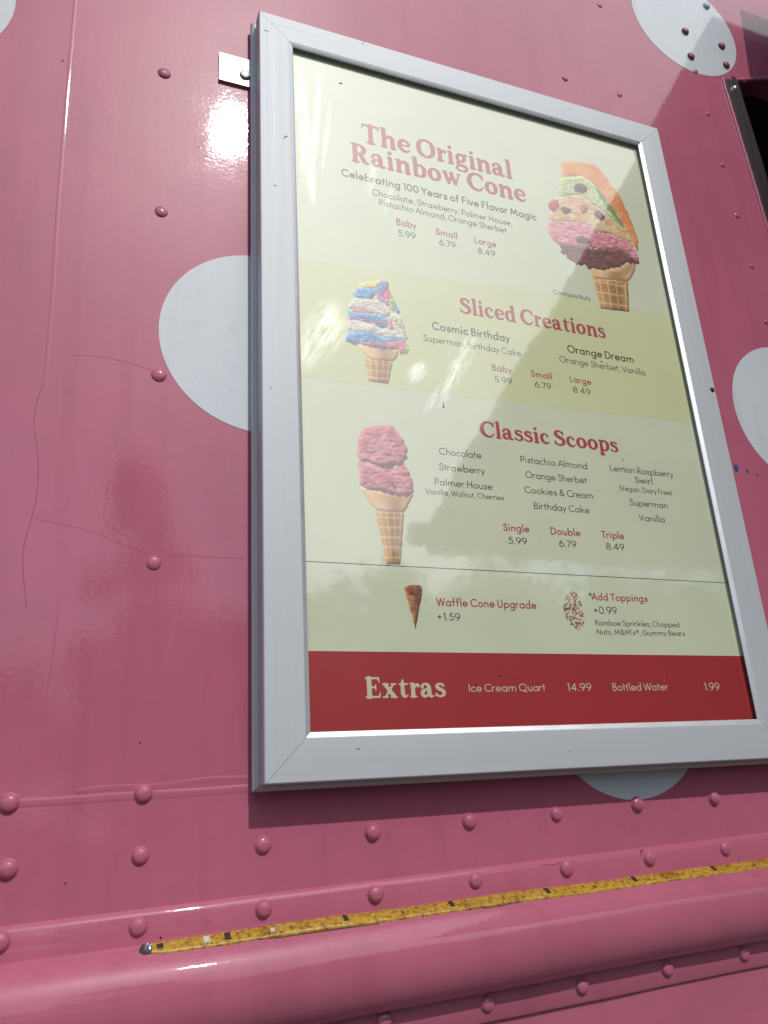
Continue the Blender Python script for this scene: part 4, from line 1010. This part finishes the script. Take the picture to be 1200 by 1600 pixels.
    at.data.foreach_set('color', np.concatenate([C[use], np.ones((use.sum(), 1))], 1).astype(np.float32).ravel())
    o = bpart(link(name, me, m_photo), poster); o['label'] = label
    return o
for key, lab, st in [('slab', 'printed photo of a tall cone with layers of orange, green, pink and chocolate ice cream', .6), ('cosmic', 'printed photo of a cone with blue, white and pink layered ice cream', .5),
                 ('scoops', 'printed photo of two pink scoops on a long wafer cone', .5), ('sugarcone', 'printed photo of an empty waffle cone', .4), ('toppings', 'printed photo of mixed sprinkles and toppings', .3)]:
    picture(key, PICTURES[key], st, None, 'printed_photo', lab)
for i, (x, z, r, sx, sz) in enumerate([(.2230, .4186, .0012, .8, 1.2), (.2235, .4225, .0004, .6, 7), (.1128, .8904, .0012, 1.8, .8), (.4673, .5186, .0007, 3.5, .7), (.3935, .1949, .0013, 1.3, .8), (.3945, .1925, .0007, .7, 2.2),
        (.232, .0905, .0011, 1, 1), (.175, .077, .0010, 1, 1), (.262, .099, .0009, 2.2, .7), (.48, .094, .0009, 1, 1.2), (.21, .24, .0006, 1, 1), (.345, .233, .0006, 1, 1), (.475, .375, .0011, .6, 1.6), (.4745, .365, .0008, 1.2, 1)]):
    bpart(speck('dirt_speck', x, PY-.0001, z, r, m_black if i < 9 else m_scuff, None, 60+i, sx, sz), poster)

# ================================================================== THE OLD LED STRIP ON THE RUB RAIL
strip = empty('led_strip', (.5, -.015, -.115)); bpy.context.view_layer.update()
tag(strip, 'yellowed stick-on LED strip with dark chips along the top of the pink rub rail', 'light strip')
def spart(o):
    o.parent = strip; o.matrix_parent_inverse = Matrix.Translation(strip.location).inverted(); return o
A = Vector((0, -.0085, -.1220)); Bq = Vector((0, -.0215, -.1292)); T3 = Vector((0, -.0070, .0125)).normalized()
W2 = (Bq-A).length; Dn = (Bq-A).normalized()
def sp(x, s, h):      # s across the strip 0..1, h height over it
    w = .0006*math.sin(7*x+1)+.0004*math.sin(31*x)
    p = A+Dn*(s*W2)+T3*h; return Vector((x, p.y, p.z+RS*x+w))
secs = [(-.03, -.002), (-.03, .0016), (.02, .0028), (.10, .0034), (.5, .0037), (.90, .0034), (.98, .0028), (1.03, .0016), (1.03, -.002)]
V = []; F = []; N = 260; m = len(secs); r_ = random.Random(9)
X0, X1 = -.0935, .80
for i in range(N+1):
    x = X0+(X1-X0)*i/N; j = r_.uniform(-.03, .03); j2 = r_.uniform(-.03, .03)
    nar = .82 if i < 3 else 1
    for k, (s, h) in enumerate(secs):
        V.append(sp(x, (s-.5)*nar+.5+(j if s < .3 else j2 if s > .7 else 0), h+r_.uniform(-.00022, .00022) if h > 0 else h))
for i in range(N):
    for k in range(m): F.append((i*m+k, i*m+(k+1) % m, (i+1)*m+(k+1) % m, (i+1)*m+k))
F.append(tuple(range(m))); F.append(tuple(range(N*m, (N+1)*m)))
spart(mesh('strip_body', V, F, m_amber, None, 40))
V = []; F = []; N2 = 160
for i in range(N2+1):
    x = X0+.002+(X1-X0-.002)*i/N2
    V += [sp(x, 1.00, -.003), sp(x, 1.00, .0010), sp(x, 1.10, .0006), sp(x, 1.10, -.003)]
for i in range(N2):
    for k in range(4): F.append((i*4+k, i*4+(k+1) % 4, (i+1)*4+(k+1) % 4, (i+1)*4+k))
F += [(0, 1, 2, 3), (N2*4, N2*4+1, N2*4+2, N2*4+3)]
spart(mesh('strip_backing', V, F, plain('dark_backing', (.06, .035, .02), .6)))
m_chip = plain('dark_chip', (.035, .028, .02), .35, .5, .3, 300)
m_pale = plain('pale_chip', (.55, .52, .42), .3, .5, .2, 300)
m_rust = plain('rusty_chip', (.22, .07, .03), .5, .4, .4, 300)
def chipm(name, x, w, s0, s1, mat, h=.0042):
    c = [sp(x-w/2, s0, h-.0015), sp(x+w/2, s0, h-.0015), sp(x+w/2, s1, h-.0015), sp(x-w/2, s1, h-.0015), sp(x-w*.42, s0+.05, h), sp(x+w*.42, s0+.05, h), sp(x+w*.42, s1-.05, h), sp(x-w*.42, s1-.05, h)]
    return spart(mesh(name, c, [(0, 1, 2, 3), (4, 5, 6, 7), (0, 1, 5, 4), (1, 2, 6, 5), (2, 3, 7, 6), (3, 0, 4, 7)], mat))
chipm('solder_pad', -.0855, .0062, .30, .70, m_chip); chipm('chip', -.0463, .0065, .2, .8, m_pale); chipm('chip', -.0283, .0062, .15, .82, m_chip)
chipm('chip', .0115, .0045, .35, .75, m_pale, .0040)
for k in range(7):
    chipm('chip', .0806+.1085*k, .0054, .12, .72, m_chip)
    if k < 7: chipm('resistor', .0250+.1085*k+.0035, .0035, .4, .75, m_rust, .0041)
for k in range(46):
    x = -.074+.01808*k
    if min(abs(x-c) for c in [-.0463, -.0283, .0115]+[.0806+.1085*j for j in range(7)]+[.0285+.1085*j for j in range(7)]) < .006: continue
    chipm('solder_pad', x, .0017, .30+.2*((k*7) % 3)/3, .46+.2*((k*7) % 3)/3, m_rust if k % 5 else m_pale, .0039)
# sealed cable end at the left tip
c0 = sp(-.0965, .5, .001)
v1 = [[], []]
for i in range(13):
    for k in range(20):
        th = PI*(i+.5)/13; ph = 2*PI*k/20; q = 1+.12*math.sin(3*ph+i)
        v1[0].append(c0+Vector((-.0006+.0048*q*math.sin(th)*math.cos(ph), -.001+.0046*math.cos(th)*-1, .0064*q*math.sin(th)*math.sin(ph)-.0008)))
for i in range(12):
    for k in range(20): v1[1].append((i*20+k, i*20+(k+1) % 20, (i+1)*20+(k+1) % 20, (i+1)*20+k))
v1[1] += [tuple(range(20)), tuple(range(240, 260))]
ring = []
nk = 20; Vr = []; Fr = []
for i in range(nk):
    a = 2*PI*i/nk; cc = c0+Vector((-.0005, 0, 0))+Vector((.0012+.0020*math.cos(a), -.0040-.0012*math.cos(a), math.sin(a)*.0050))
    for k in range(8):
        b = 2*PI*k/8; Vr.append(cc+Vector((math.sin(b)*.0016, math.cos(b)*math.cos(a)*.0013, math.cos(b)*math.sin(a)*.0013)))
for i in range(nk):
    for k in range(8): Fr.append((i*8+k, i*8+(k+1) % 8, ((i+1) % nk)*8+(k+1) % 8, ((i+1) % nk)*8+k))
spart(mesh('cable_end', *v1, m_rubber, None, 60)); spart(mesh('end_cap', Vr, Fr, m_screw, None, 180))
